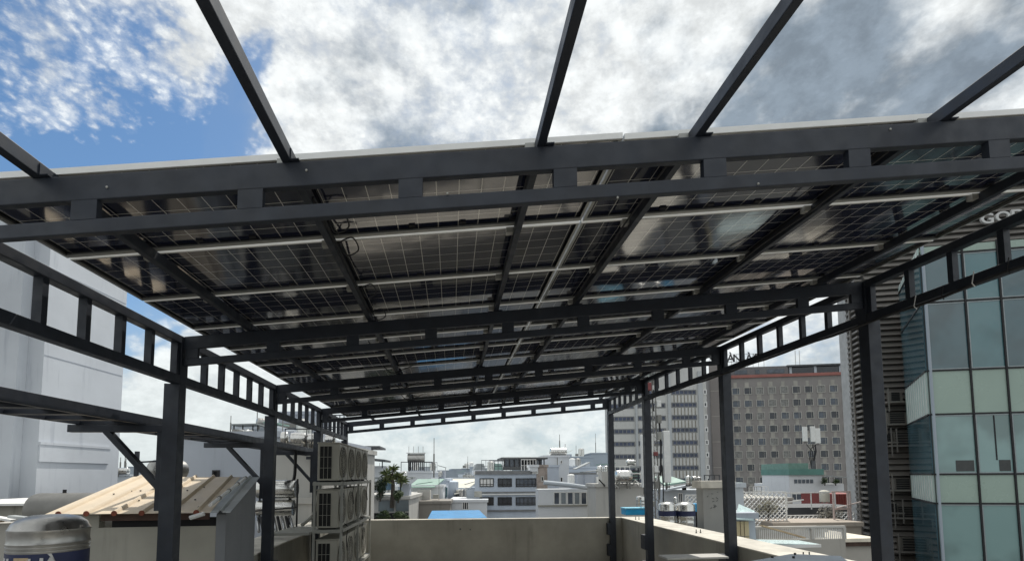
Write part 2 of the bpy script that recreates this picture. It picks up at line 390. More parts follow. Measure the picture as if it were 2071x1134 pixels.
# ---------------------------------------------------------------- cable tray on brackets, outside the left posts
tray = thing('cable_tray', 'long dark steel tray running outside the left posts on braced arms', 'cable tray', (0, 0, 0))
MB().box(-3.49, -3.45, 1.2, 15.6, .60, .71).build('side_rail', steel, tray, bev=.004)
MB().box(-4.17, -4.13, 1.2, 15.6, .60, .71).build('side_rail', steel, tray, bev=.004)
for k in range(29):
    MB().box(-4.13, -3.49, 1.3+.5*k, 1.42+.5*k, .604, .64).build('rung', steel, tray)
MB().box(-3.8, -3.49, 1.2, 15.6, .641, .66).build('deck_plate', steel, tray)
for i, D in enumerate(DD):
    y = D+.03
    b_ = MB().box(-4.25, XL-.171, y-.04, y+.04, .515, .599).build('tray_bracket', steel, canopy, bev=.004)
    MB().bar((-3.86, y, .53), (XL-.20, y, -.12), .06, .085, (0, 1, 0)).build('brace', steel, b_)
    MB().box(XL-.235, XL-.172, y-.045, y+.045, -.37, .514).build('upright', steel, b_)
# ---------------------------------------------------------------- solar panels
PX0, PW, PH = -2.995, 2.037, 1.001
def panel_mesh(x, y, z):
    return (x, y+SK*x, SL*x+z)
L_, H_ = PW-.016, PH-.028
fr = MB(); fw_ = .030; ft = .038
fe = MB().box(0, L_, 0, .003, 0, ft, panel_mesh).box(.003, L_-.003, .003, .010, 0, .003, panel_mesh)
for (a0, a1, b0, b1) in ((0, L_, H_-.003, H_), (0, .003, .003, H_-.003), (L_-.003, L_, .003, H_-.003)):
    fr.box(a0, a1, b0, b1, 0, ft, panel_mesh)
for (a0, a1, b0, b1) in ((.003, L_-.003, .0101, .020), (.003, L_-.003, H_-.040, H_-.003), (.003, .022, .0201, H_-.0401), (L_-.022, L_-.003, .0201, H_-.0401)):
    fr.box(a0, a1, b0, b1, 0, .003, panel_mesh)
for (a0, a1, b0, b1) in ((.003, L_-.003, .003, .012), (.003, L_-.003, H_-.012, H_-.003)):
    fr.box(a0, a1, b0, b1, ft-.006, ft-.0005, panel_mesh)
def laminate():
    mb = MB().box(.003, L_-.003, .0125, H_-.0125, ft-.010, ft-.0065, panel_mesh)
    o = mb.build('laminate', solar_m)
    me = o.data; ul = me.uv_layers.new(name='UVMap'); mx = (L_-12*CELL)/2; my = (H_-6*CELL)/2
    for lp_ in me.loops:
        v = me.vertices[lp_.vertex_index].co; x = v.x; y = v.y-SK*x
        ul.data[lp_.index].uv = (x-mx, y-my)
    return o
first = None
for r in range(12):
    for c in range(4):
        u = PX0+c*PW; v = 4.356+(r-1)*PH if r else 3.27
        lab = '%s solar panel from the left in the %s row from the camera' % (ORD[c], ORD[r] if r else 'front')
        if first is None:
            first = thing('photovoltaic_module', lab, 'solar panel', S(u, v, .0855), 0, 'solar panels laid in rows on the canopy')
            fo = fr.build('frame', alu, first); fe.build('frame_edge', alu_lit_edge, fo); lm_ = laminate(); lm_.parent = first
            for k in range(3): MB().box(.62+.4*k, .67+.4*k, H_-.085, H_-.055, .016, .0275, panel_mesh).build('junction_box', black, first)
            first.scale = (1, 1.085, 1); p = first
        else:
            p = copy_tree(first); p['label'] = lab; p.location = S(u, v, .0855); p.scale = (1, 1, 1) if r else (1, 1.085, 1)
# cables drooping below the second purlin
def cable(pts, label, r=.006, m=black, cat='cable'):
    P_ = [Vector(p) for p in pts]; out = []
    for i in range(len(P_)-1):
        p0, p1, p2, p3 = P_[max(i-1, 0)], P_[i], P_[i+1], P_[min(i+2, len(P_)-1)]
        for k in range(6):
            s_ = k/6; out.append(.5*((2*p1)+(p2-p0)*s_+(2*p0-5*p1+4*p2-p3)*s_*s_+(3*p1-p0-3*p2+p3)*s_**3))
    out.append(P_[-1]); return tag(MB().tube(out, r, 6).build('cable', m), label, cat, 'black cables hanging under the panels')
u2 = PU[1]
for nm, v, dv in (('behind the front truss', 3.95, .25), ('below the first panel joint', 4.35, .2), ('below the second panel joint', 5.36, .25), ('at the second truss', 6.12, .3)):
    cable([S(u2+.05, v, .06), S(u2+.10, v+.04, -.03), S(u2+.2, v+.02, .0), S(u2+.17, v-.1, .05), S(u2+.05, v-.06, .03)], 'small black cable loop under the second purlin '+nm)
cable([S(u2+.035, 3.6, .03), S(u2+.05, 3.9, .0), S(u2+.04, 4.2, .02), S(u2+.06, 4.6, -.02), S(u2+.035, 5., .02), S(u2+.05, 5.5, -.01), S(u2+.04, 6.1, .03)], 'black cable run along the right side of the second purlin', .009)
for j in range(5):
    v = 7.4+j*1.6; cable([S(u2-.2, v, .07), S(u2-.05, v+.1, -.06), S(u2+.1, v+.05, -.03), S(u2+.3, v+.15, .06)], 'loose black cable under the %s far panel row by the second purlin' % ORD[j], .008)
for j, u in enumerate((PU[3], PU[4])):
    cable([S(u-.06, 3.5, .03), S(u-.10, 4.2, -.01), S(u-.07, 5.0, .03), S(u-.1, 5.6, -.02), S(u-.06, 6.2, .03)], 'black cable along the %s purlin' % ('fourth', 'fifth')[j], .008)
# conduit tied under the right eave ladder
cd = []
for i in range(1, 3):
    for k in range(7):
        f = k/7; u = XR[i]+(XR[i+1]-XR[i])*f; cd.append((u-.05, yv(u, DD[i]+(DD[i+1]-DD[i])*f), zr(u)-.56-.012*math.sin(k*2.2)))
u = XR[1]; pre = [(u-.03, yv(u, y), zr(u)-.56-.014*math.sin(y*5)) for y in [3.3+.32*k for k in range(9)]]
cn = thing('conduit', 'thin black conduit tied below the right eave ladder beside the glass block', 'conduit', (0, 0, 0))
MB().tube(pre+cd[0:], .016, 8).build('pipe', black, cn, True)
for k in range(8):
    q = Vector(pre[k]); MB().tube([q+Vector((.0, 0, -.03)), q+Vector((-.03, .0, 0)), q+Vector((0, 0, .12))], .005, 5).build('cable_tie', white_paint if k % 2 else black, cn)
# ---------------------------------------------------------------- air conditioner rack
RX1 = at(687, 960, 10.35).x; RX0 = RX1-.43; RY = 10.35
UW, UG = .80, .08; UH = .74
tiers = [at(660, 973, RY).z, at(660, 1069, RY).z, at(660, 1069, RY).z-.95]
rack = thing('equipment_rack', 'pale grey steel rack beside the left parapet holding twelve outdoor units', 'rack', (RX0, RY, FLOOR))
ro = Vector(rack.location); RL = 4*(UW+UG)+.02
for tz in tiers:
    MB().box(-.06, .50, -.04, RL, tz-FLOOR-.075, tz-FLOOR-.012).build('shelf', rack_paint, rack, bev=.004)
for yy in (-.03, RL*.5, RL-.03):
    for xx in (-.05, .455):
        MB().box(xx, xx+.045, yy, yy+.05, 0, tiers[0]-FLOOR+.0).build('post', rack_paint, rack)
def ac_unit(label):
    a = thing('outdoor_unit', label, 'air conditioner', (0, 0, 0), 0, 'outdoor air conditioner units on the rack')
    MB().box(.0, .405, .0, UW, .03, UH).build('casing', ac_paint, a, bev=.012)
    MB().box(-.012, .418, -.012, UW+.012, UH+.001, UH+.028).build('lid', ac_paint, a, bev=.01)
    MB()  .box(.04, .27, -.004, .003, .06, UH-.05).build('coil', ac_coil, a)
    g = MB()
    for k in range(4): g.box(.04+k*.075, .0455+k*.075, -.013, -.007, .06, UH-.05)
    for k in range(4): g.box(.035, .275, -.0125, -.0075, .06+k*.21, .066+k*.21)
    g.build('side_guard', ac_paint, a)
    for k, zc in enumerate((.0,)):
        cy, cz = UW*.42, UH*.52; R2 = .31
        MB().lathe((.404, cy, cz), (1, 0, 0), [(0, R2), (.006, R2)], 32).build('fan_opening', ac_coil, a)
        gr = MB(); ns = 40
        for rr in (R2, R2*.82, R2*.64, R2*.46, R2*.28):
            pts = [(.422, cy+rr*math.cos(6.2832*q/ns), cz+rr*math.sin(6.2832*q/ns)) for q in range(ns+1)]
            gr.tube(pts, .009 if rr == R2 else .0035, 5, False)
        for q in range(16): gr.tube([(.422, cy, cz), (.422, cy+R2*math.cos(q*.3927), cz+R2*math.sin(q*.3927))], .0035, 4)
        gr.build('fan_guard', ac_paint, a)
        fb = MB()
        for q in range(3):
            an = q*2.094; pts = []
            for rr, da in ((.05, 0), (.25, -.25), (.27, .35), (.05, .6)):
                pts.append((.412+.004*da, cy+rr*math.cos(an+da), cz+rr*math.sin(an+da)))
            n0 = len(fb.v); fb.add(pts+[(p[0]+.003, p[1], p[2]) for p in pts], [(0, 1, 2, 3), (7, 6, 5, 4), (0, 4, 5, 1), (1, 5, 6, 2), (2, 6, 7, 3), (3, 7, 4, 0)])
        fb.build('fan_blade', black, a)
    for yy in (.08, UW-.13): MB().box(.02, .34, yy, yy+.05, 0, .0295).build('foot', black, a)
    return a
tn = ('top', 'middle', 'bottom'); first_ac = None
for ti, tz in enumerate(tiers):
    for k in range(4):
        lab = '%s outdoor unit from the camera on the %s shelf of the grey rack' % (('nearest', 'second', 'third', 'farthest')[k], tn[ti])
        if first_ac is None: first_ac = a = ac_unit(lab)
        else: a = copy_tree(first_ac); a['label'] = lab
        a.location = (RX0+.01, RY+.01+k*(UW+UG), tz-.0115)
bx = thing('shelf_board', 'pale board bridging the left parapet and the middle rack shelf', 'board', (0, 0, 0))
for k in range(10):
    ti = k % 3; y = RY+.3+k*.31; z = tiers[ti]
    cable([(RX1-.02, y, z+.05), (RX1+.05, y+.03, z-.04), (RX1+.02, y+.06, z-.25), (RX1+.04, y+.05, z-.5)], 'thin drain hose hanging from the rack, %s along' % ORD[k], .009, (rack_paint, black)[k % 2], 'hose')
pb = at(600, 1075, 10.3)
MB().box(pb.x-.42, RX0-.07, 10.15, 11.4, pb.z-.05, pb.z).build('board', rack_paint, bx, bev=.005)
cable([(RX0-.05, 10.9, tiers[1]+.9), (RX0-.15, 10.85, tiers[1]+.3), (RX0-.28, 10.8, tiers[1]+.12), (RX0-.35, 10.7, tiers[1]+.05)], 'thick insulated pipe dropping behind the rack', .035, rack_paint, 'pipe')
# ---------------------------------------------------------------- generic building
class B:
    def __init__(s, name, label, cat, px0, px1, pyt, Y, a=-4, depth=12, m=white_wall, zb=GZ, group=None, coping=True, cm=None, wall='wall', ztop=None):
        s.a = R_(a); P0 = at(px0, 950, Y); s.o = Vector((P0.x, P0.y, zb)); s.e = Vector((math.cos(s.a), math.sin(s.a), 0))
        s.n = Vector((-math.sin(s.a), math.cos(s.a), 0))
        s.zb = zb; s.t = thing(name, label, cat, s.o, s.a, group)
        s.w = s.L(px1, 950)[0]; s.h = ztop-zb if ztop is not None else s.L((px0+px1)/2, pyt)[1]; s.d = depth
        s.wall = MB().box(0, s.w, 0, depth, 0, s.h).build(wall, m, s.t)
        if coping:
            MB().box(-.08, s.w+.08, -.08, depth+.08, s.h+.001, s.h+.18).build('coping', cm or m, s.t)
    def L(s, px, py, off=0.):
        d = ray(px, py); o = s.o+s.n*off; k = o.dot(s.n)/d.dot(s.n); p = d*k-s.o
        return p.dot(s.e), p.z
    def W(s, x, y, z): return s.o+s.e*x+s.n*y+Vector((0, 0, z))
    def box(s, name, m, px0, px1, py0, py1, y0=-.1, y1=-.003, parent=None, bev=0):
        x0, z1 = s.L(px0, py0, y0); x1, _ = s.L(px1, py0, y0); _, z0 = s.L((px0+px1)/2, py1, y0)
        return MB().box(x0, x1, y0, y1, z0, z1).build(name, m, parent or s.t, bev=bev)
    def window(s, x0, x1, z0, z1, fm=white_paint, gm=win_glass, bars=1, fr=.08, tr=None, name='window'):
        g = MB()
        g.box(x0, x1, -.06, -.003, z0, z0+fr).box(x0, x1, -.06, -.003, z1-fr, z1)
        g.box(x0, x0+fr, -.06, -.003, z0+fr, z1-fr).box(x1-fr, x1, -.06, -.003, z0+fr, z1-fr)
        for k in range(bars):
            xc = x0+(x1-x0)*(k+1)/(bars+1); g.box(xc-fr*.35, xc+fr*.35, -.05, -.022, z0+fr, z1-fr)
        if tr: g.box(x0+fr, x1-fr, -.048, -.023, z0+(z1-z0)*tr-fr*.35, z0+(z1-z0)*tr+fr*.35)
        f = g.build(name, fm, s.t)
        MB().box(x0+fr, x1-fr, -.02, -.004, z0+fr, z1-fr).build('pane', gm, f)
        return f
    def win(s, px0, px1, py0, py1, **k):
        x0, z1 = s.L(px0, py0); x1, _ = s.L(px1, py0); _, z0 = s.L((px0+px1)/2, py1)
        return s.window(x0, x1, z0, z1, **k)
def tank(label, p, r, l, vertical=False, rz=0, m=inox, stand=.25, name='water_tank', band=None, cat='water tank', group=None, ribs=True):
    """stainless tank; p = point on the deck below its centre"""
    o = thing(name, label, cat, p, rz, group)
    if vertical:
        pr = [(0, r*.96), (.02, r)]
        if ribs:
            for k in range(1, 4):
                h = l*k/4; pr += [(h-.03, r), (h-.015, r*1.018), (h+.015, r*1.018), (h+.03, r)]
        pr += [(l, r), (l+r*.03, r*.99), (l+r*.2, r*.78), (l+r*.30, r*.42), (l+r*.31, r*.2), (l+r*.37, r*.2), (l+r*.375, .01)]
        MB().lathe((0, 0, stand), (0, 0, 1), pr, 36).build('shell', m, o, True)
        if band: MB().lathe((0, 0, stand+band[0]), (0, 0, 1), [(0, r*1.02), (0, r*1.024), (band[1], r*1.024), (band[1], r*1.02)], 36).build('label_band', navy, o, True)
        for k in range(4):
            an = .785+k*1.571; MB().box(r*.8*math.cos(an)-.03, r*.8*math.cos(an)+.03, r*.8*math.sin(an)-.03, r*.8*math.sin(an)+.03, 0, stand-.001).build('leg', grey_plastic, o)
    else:
        pr = [(-l/2-r*.28, .01), (-l/2-r*.26, r*.35), (-l/2-r*.16, r*.72), (-l/2-.02, r*.96), (-l/2, r)]
        for k in range(1, 4):
            h = -l/2+l*k/4; pr += [(h-.03, r), (h, r*1.02), (h+.03, r)]
        pr += [(l/2, r), (l/2+.02, r*.96), (l/2+r*.16, r*.72), (l/2+r*.26, r*.35), (l/2+r*.28, .01)]
        MB().lathe((0, 0, stand+r), (1, 0, 0), pr, 32).build('shell', m, o, True)
        for x in (-l*.36, l*.36):
            MB().box(x-.03, x+.03, -r*.75, r*.75, stand+r*.25, stand+r*.36).build('cradle', grey_plastic, o)
            for y in (-r*.75, r*.7): MB().box(x-.03, x+.03, y, y+.05, 0, stand+r*.249).build('leg', grey_plastic, o)
    return o
def tank_px(label, px, py_top, py_bot, Y, wpx=None, vertical=False, **k):
    a = at(px, py_top, Y); b_ = at(px, py_bot, Y); H = a.z-b_.z; s = Y/F*1.0
    if vertical:
        r = wpx*s/2; st = k.pop('stand', H*.12); return tank(label, b_, r, max(.2, H-st-r*.37), True, stand=st, **k)
    st = k.pop('stand', H*.25); r = (H-st)/2; return tank(label, b_, r, max(.1, wpx*s-r*.56), False, stand=st, **k)
def mast(label, px, py0, py1, Y, r=.04, name='antenna_mast', m=None):
    a = at(px, py1, Y); b_ = at(px, py0, Y)
    o = thing(name, label, 'antenna', a)
    MB().tube([(0, 0, 0), (0, 0, (b_.z-a.z)*.6)], r, 8).build('pole', m or grey_plastic, o)
    MB().tube([(0, 0, (b_.z-a.z)*.6), (0, 0, b_.z-a.z)], r*.5, 6).build('tip', m or grey_plastic, o)
    return o
def text_mesh(body, size, m, parent, loc, rot, ext=.01, name='letter', sx=1., bold=0.):
    cu = bpy.data.curves.new(name, 'FONT'); cu.body = body; cu.size = size; cu.extrude = ext; cu.align_x = 'CENTER'; cu.offset = bold
    tmp = bpy.data.objects.new('tmp', cu); C.collection.objects.link(tmp)
    bpy.context.view_layer.update(); dg = bpy.context.evaluated_depsgraph_get()
    me = bpy.data.meshes.new_from_object(tmp.evaluated_get(dg)); bpy.data.objects.remove(tmp); bpy.data.curves.remove(cu)
    me.materials.clear(); me.materials.append(m)
    o = bpy.data.objects.new(name, me); C.collection.objects.link(o); o.parent = parent; o.location = loc; o.rotation_euler = rot; o.scale = (sx, 1, 1)
    return o
# ================================================================ LEFT SIDE
# white tower
tw = B('office_tower', 'tall pale grey blue tower with blank rendered walls at the far left', 'building', -700, 74, -400, 19, a=-4, depth=3.65, m=tower_wall, ztop=9.6)
tX = tw.w; pz = at(140, 906, 20.6).z-GZ
MB().box(tX+.003, tX+.05, .02, 3.1, pz-.55, pz).build('plinth_ledge', tower_wall, tw.t)
MB().box(tX+.003, tX+.07, .0, 3.15, pz+.001, pz+.09).build('ledge_cap', tower_wall, tw.t)
MB().box(tX-1.6, tX-.5, -.35, -.003, 0, tw.h-.3).build('corner_pilaster', tower_wall, tw.t)
MB().box(0, tX-2.6, -.8, -.003, 0, tw.h-.1).build('side_wing', tower_wall, tw.t)
for k in (1, 2, 3): MB().box(tX+.003, tX+.01, .02, 3.6, pz+2.9*k, pz+2.9*k+.025).build('joint_line', grey_wall, tw.t)
# low roofs beside the tower
lr = B('annex', 'low white sheet roof at the foot of the pale tower', 'roof', -200, 78, 1022, 13.5, depth=5, m=plaster, coping=False)
MB().box(-.1, lr.w+.1, -.15, 5, lr.h+.001, lr.h+.05).build('roof_sheet', white_paint, lr.t)
rb = thing('torn_roofing', 'crumpled torn roofing strips behind the steel water tank', 'roofing', at(30, 1050, 8.2))
for k in range(9):
    x = -.75+k*.17; MB().bar((x, random.uniform(-.1, .1), random.uniform(-.02, .05)), (x+.3, random.uniform(-.1, .1), random.uniform(-.02, .05)), .12, .03).build('strip', (white_paint, tin_grey, tin)[k % 3], rb)
wl = B('boundary_wall', 'cracked grey wall at the left edge below the torn roofing', 'wall', -200, 62, 1058, 8.3, depth=.3, m=beige_wall, coping=False)
# grey horizontal cylinder behind the shed
c_ = at(128, 1040, 10.5)
o = thing('duct_drum', 'dull grey horizontal drum lying behind the tin roofed shed', 'drum', c_)
MB().lathe((-.5, 0, .08), (1, 0, 0), [(0, .01), (0, .22), (.03, .30), (.1, .32), (1.5, .32), (1.52, .01)], 28).build('shell', grey_plastic, o, True)
MB().tube([(.0, 0, .38), (.0, 0, .46)], .03, 8).build('knob', black, o)
# stainless tank with navy band
P = at(90, 1134, 5.6)
ct = at(92, 1062, 5.6); rr = (at(160, 1062, 5.6).x-at(15, 1062, 5.6).x)/2*.98
st = thing('water_tank', 'stainless upright water tank with navy lettered band at lower left', 'water tank', (ct.x, 5.6+rr*.2, ct.z-2.2)); H0 = 2.2
prf = [(0, rr*.97), (.02, rr)]
for h in (.5, 1.0, 1.5): prf += [(h-.03, rr), (h, rr*1.02), (h+.03, rr)]
for h in (H0-.115, H0-.16): prf += [(h-.02, rr), (h, rr*1.02), (h+.02, rr)] if h < H0-.13 else []
prf += [(H0-.06, rr), (H0-.05, rr*1.015), (H0-.03, rr*1.015), (H0-.02, rr*.99), (H0+.03, rr*.92), (H0+.075, rr*.74), (H0+.10, rr*.45), (H0+.108, rr*.01)]
MB().lathe((0, 0, 0), (0, 0, 1), prf, 48).build('shell', inox_dull, st, True)
for h in (H0-.20, H0-.235): MB().lathe((0, 0, h), (0, 0, 1), [(0, rr*.99), (.004, rr*1.018), (.014, rr*1.018), (.018, rr*.99)], 48).build('rib', inox_dull, st, True)
bz = H0-(ct.z-at(92, 1109, 5.6-rr*.8).z)*1.0
bz1 = bz-.05; MB().lathe((0, 0, bz1-.42), (0, 0, 1), [(0, rr*1.004), (.0, rr*1.012), (.42, rr*1.012), (.42, rr*1.004)], 48).build('label_band', navy, st, True)
for ch, an in (('A', -130), ('I', -118), ('T', -92), ('H', -72), ('À', -52)):
    a_ = R_(an); text_mesh(ch, .19 if ch != 'T' else .2, letter_pale if ch != 'T' else timber, st, (rr*1.02*math.cos(a_), rr*1.02*math.sin(a_), bz1-.17), (R_(90), 0, a_+R_(90)), .003, bold=.004)
# shed with corrugated roof
sh = thing('roof_shed', 'small plastered shed with ribbed beige tin roof beyond the left parapet', 'shed', (0, 0, 0))
e0 = at(90, 1040, 7.1); e1 = at(442, 1034, 7.1); zE = (e0.z+e1.z)/2
rA = at(276, 963, 9.3); rB = at(520, 964, 9.3)
# roof surface as ribbed sheet: eave edge e0..e1 to ridge rA..rB
E0 = Vector((e0.x, 7.1, zE)); E1 = Vector((e1.x, 7.0, zE)); A0 = Vector((rA.x-.05, 9.3, rA.z)); A1 = Vector((rB.x+.04, 9.2, rB.z))
def ribbed(E0, E1, A0, A1, ribs, hgt, name, m, parent, th=.004, f0=0., f1=1.):
    vs = []; n = 0; pr = []
    for k in range(ribs):
        for f, h in ((0., 0.), (.32, 0.), (.37, .12), (.63, .12), (.40, .0), (.44, .85), (.5, 1.), (.56, .85), (.60, 0.)):
            pass
        for f, h in ((0., 0.), (.40, 0.), (.435, .55), (.47, .95), (.5, 1.), (.53, .95), (.565, .55), (.60, 0.)):
            pr.append(((k+f)/ribs, h))
    pr.append((1., 0.)); pr = [(f0+(f1-f0)*a, b) for a, b in pr]
    nn = (E1-E0).cross(A0-E0).normalized()
    if nn.z < 0: nn = -nn
    mb = MB(); top = []; bot = []
    for side, (P0, P1) in enumerate(((E0, E1), (A0, A1))):
        for dz in (0, -th):
            for f, h in pr: vs.append(P0.lerp(P1, f)+nn*(h*hgt+dz))
    N = len(pr); fs = []
    for i in range(N-1):
        fs += [(i, i+1, 2*N+i+1, 2*N+i), (N+i, 3*N+i, 3*N+i+1, N+i+1), (i, N+i, N+i+1, i+1), (2*N+i, 2*N+i+1, 3*N+i+1, 3*N+i)]
    mb.add(vs, fs); return mb.build(name, m, parent)
ribbed(E0, E1.lerp(E0, .03), A0, A1.lerp(A0, .14), 6, .040, 'tin_roof', tin, sh)
ribbed(E1.lerp(E0, .028), E1+(E1-E0)*.09, A1.lerp(A0, .138), A1+(A1-A0)*.02, 1, .03, 'grey_edge_sheet', tin_grey, sh)  # narrow strip of greyer ribbed sheet down the right roof edge
for k in range(6):
    f = (k+.5)/6*.97; c0 = E0.lerp(E1, f); MB().lathe(c0+Vector((0, -.012, .004)), (0, 1, 0), [(0, .034), (.01, .034)], 12).build('rusty_rib_end', rust, sh)
fr_ = E0.lerp(E1, .16)
MB().box(at(163, 1050, 7.28).x, E1.x-.102, 7.28, 7.4, FLOOR-1, zE-.19).build('front_wall', cream_wall2, sh)
MB().box(at(163, 1050, 7.28).x, at(200, 1050, 7.28).x, 7.281, 7.4, zE-.189, zE-.03).build('wall_pier', cream_wall2, sh)
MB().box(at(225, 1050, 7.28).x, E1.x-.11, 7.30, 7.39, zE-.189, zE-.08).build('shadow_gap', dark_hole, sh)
MB().box(at(204, 1050, 7.2).x, at(420, 1050, 7.2).x, 7.2, 7.26, zE-.10, zE-.012).build('eave_beam', brown_beam, sh)
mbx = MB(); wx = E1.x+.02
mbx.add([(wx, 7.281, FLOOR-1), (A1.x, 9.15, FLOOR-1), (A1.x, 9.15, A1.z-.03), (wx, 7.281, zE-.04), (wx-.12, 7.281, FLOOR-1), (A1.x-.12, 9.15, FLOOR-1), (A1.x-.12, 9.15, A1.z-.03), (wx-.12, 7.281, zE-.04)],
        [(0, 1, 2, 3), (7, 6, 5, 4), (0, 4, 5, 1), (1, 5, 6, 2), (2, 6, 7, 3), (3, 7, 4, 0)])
mbx.build('side_wall', mat('shed_side_wall', (.24, .25, .265), .85, 0, .06, 1., streak=.3), sh)  # canopy shade on this wall is put into its darker grey
MB().tube([E1+Vector((-.28, -.03, -.06)), E1+Vector((-.12, -.02, -.01))], .028, 10).build('broken_pipe', white_paint, sh)
sp = thing('roof_pipe', 'white pipe lying down the right slope of the tin roof', 'pipe', (0, 0, 0))
for k in range(4):
    a_ = E1.lerp(A1, .04+.2*k)+Vector((-.09, 0, .07)); b2 = E1.lerp(A1, .2+.2*k)+Vector((-.09, 0, .07))
    MB().tube([a_, b2], .022, 10).build('pipe_length', white_paint, sp)
    MB().tube([b2, b2+(b2-a_)*.12], .03, 10).build('coupling', grey_plastic, sp)
for k in range(14):
    f = random.random()*.85+.03; g_ = random.random()*.9; q = E0.lerp(E1, f).lerp(A0.lerp(A1, f), g_)+Vector((0, 0, .008))
    MB().lathe(q, (0, -.25, 1), [(0, .012), (.012, .012), (.014, .003)], 8).build('roof_screw', black, sh)
# frame and drum behind shed
fp = thing('pipe_frame', 'dark post and rail standing behind the tin roof ridge', 'frame', at(275, 968, 10.5))
z1 = at(275, 912, 10.5).z-at(275, 968, 10.5).z
MB().box(-.03, .03, -.03, .03, -.3, z1).build('post', steel, fp)
MB().bar((0, 0, z1*.60), (.35, -.02, z1*.64), .03, .03).build('rail', steel, fp); MB().bar((0, 0, .04), (.5, 0, .04), .03, .03).build('rail', steel, fp)
tank_px('steel drum tank half hidden behind the nearest left post', 339, 930, 972, 11., wpx=66, rz=R_(70), m=inox_dull, stand=.02)
# far left distance
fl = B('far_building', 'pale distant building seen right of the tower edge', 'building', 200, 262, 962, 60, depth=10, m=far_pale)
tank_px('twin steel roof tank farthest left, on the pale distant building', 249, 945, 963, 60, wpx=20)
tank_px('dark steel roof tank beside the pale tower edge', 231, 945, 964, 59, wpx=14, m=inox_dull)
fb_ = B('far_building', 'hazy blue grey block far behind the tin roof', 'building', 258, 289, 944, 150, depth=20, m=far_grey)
for k in range(3): fb_.win(276+4*k, 278+4*k, 948, 951, bars=0, fr=.1)
for px in (243, 254, 252): mast('thin far mast number %s from the tower edge' % ('one', 'three', 'two')[(243, 254, 252).index(px)], px, 915+(px % 5)*3, 948, 100, .12)
# long grey wall building
gw = B('flat_roof_house', 'long blank cool grey wall behind the shed, tanks along its roof', 'building', 366, 590, 884, 17, depth=9, m=grey_wall, a=-6)
gw.win(431, 445, 950, 964, fm=black, gm=dark_hole, bars=0, fr=.05)
MB().box(-.35, -.003, -.0, 8, 0, gw.h-.5).build('side_pier', grey_wall, gw.t)
bw = B('flat_roof_house', 'beige wall house behind the third left post', 'building', 556, 655, 905, 16.2, depth=6, m=cream_wall, a=-6)
bw2 = B('flat_roof_house', 'wide grey blue banded block rising behind the beige house', 'building', 560, 636, 838, 30, depth=2, m=grey_wall, a=-10)
zb_ = bw2.L(600, 856)[1]; MB().box(0, bw2.w, -.25, -.003, zb_-.25, zb_).build('band', grey_plastic, bw2.t)
MB().box(0, bw2.w, -.12, -.003, zb_-2.1, zb_-1.95).build('band', far_pale, bw2.t)
tank_px('rooftop tank near the pale sky gap, left one of a small pair', 488, 868, 886, 22, wpx=16, rz=R_(75))
tank_px('rooftop tank near the pale sky gap, right one of a small pair', 502, 868, 886, 22, wpx=16, rz=R_(75))
tank_px('upright drum tank beside the second left post', 530, 845, 868, 24, wpx=22, m=inox_dull, rz=R_(30))
sr = thing('lean_to_roof', 'small dark sheet roof on posts left of the upright drum tank', 'roof', at(500, 880, 23))
MB().bar((-.5, 0, .42), (.55, 0, .45), .9, .05).build('roof_sheet', roof_grey, sr)
for x in (-.45, -.1, .3, .5): MB().box(x, x+.04, -.3, -.26, -.2, .4).build('post', black, sr)
cb = B('roof_block', 'low pale rooftop block under the drum tank', 'building', 470, 552, 868, 24.5, depth=4, m=far_pale)
mast('leaning thin antenna by the drum tank', 520, 822, 850, 24, .02); mast('short antenna above the long grey wall', 466, 840, 876, 24, .03)
for k, (px, w) in enumerate(((575, 16), (603, 30), (632, 26), (668, 22))):
    tank_px('%s steel rooftop tank from the left above the beige house' % ORD[k], px, 872+k*2, 905, 15.8, wpx=w, rz=R_(8), m=inox, stand=.08)
rk = thing('tank_frame', 'thin dark ladder frames among the rooftop tanks', 'frame', at(586, 905, 15.6))
zf = at(586, 868, 15.6).z-at(586, 905, 15.6).z
for x in (-.15, .45, .6, .75, .9, 1.2): MB().box(x, x+.02, 0, .02, 0, zf).build('post', black, rk)
MB().box(-.15, 1.22, -.001, .021, zf+.001, zf+.03).build('rail', black, rk)
# solar water heater
hw = thing('solar_water_heater', 'solar water heater with steel cylinder and glass tubes beyond the left parapet', 'water heater', at(568, 1075, 11.6))
hz_ = at(568, 968, 11.6).z-at(568, 1075, 11.6).z
MB().lathe((-.55, .25, hz_-.22), (1, 0, 0), [(-.02, .01), (-.02, .19), (0, .2), (.55, .2), (.76, .2), (.78, .19), (.78, .01)], 26).build('cylinder', inox, hw, True)
MB().lathe((-.55, .2, hz_-.62), (1, 0, 0), [(0, .01), (0, .17), (.74, .17), (.74, .01)], 26).build('lower_cylinder', inox, hw, True)
for k in range(9): MB().tube([(-.5+k*.085, .0, hz_-.80), (-.32+k*.085, -.35, 0.05)], .03, 8).build('glass_tube', (mat('tube_grey', (.45, .46, .47), .15, .6), black)[k % 2], hw, True)
for x in (-.5, .27): MB().box(x, x+.03, .1, .13, 0, hz_).build('frame_leg', black, hw)
MB().bar((-.55, -.1, .45), (.35, -.1, .52), .03, .03).build('frame_rail', black, hw)
vp = at(598, 905, 12.2); cable([vp, at(596, 960, 12.2), at(588, 990, 12.2), at(585, 1060, 12.2)], 'black vertical pipe hanging beside the water heater', .035, black, 'pipe')
bk = B('low_wall', 'low white wall behind the water heater', 'wall', 585, 650, 1018, 16, depth=.4, m=cream_wall)
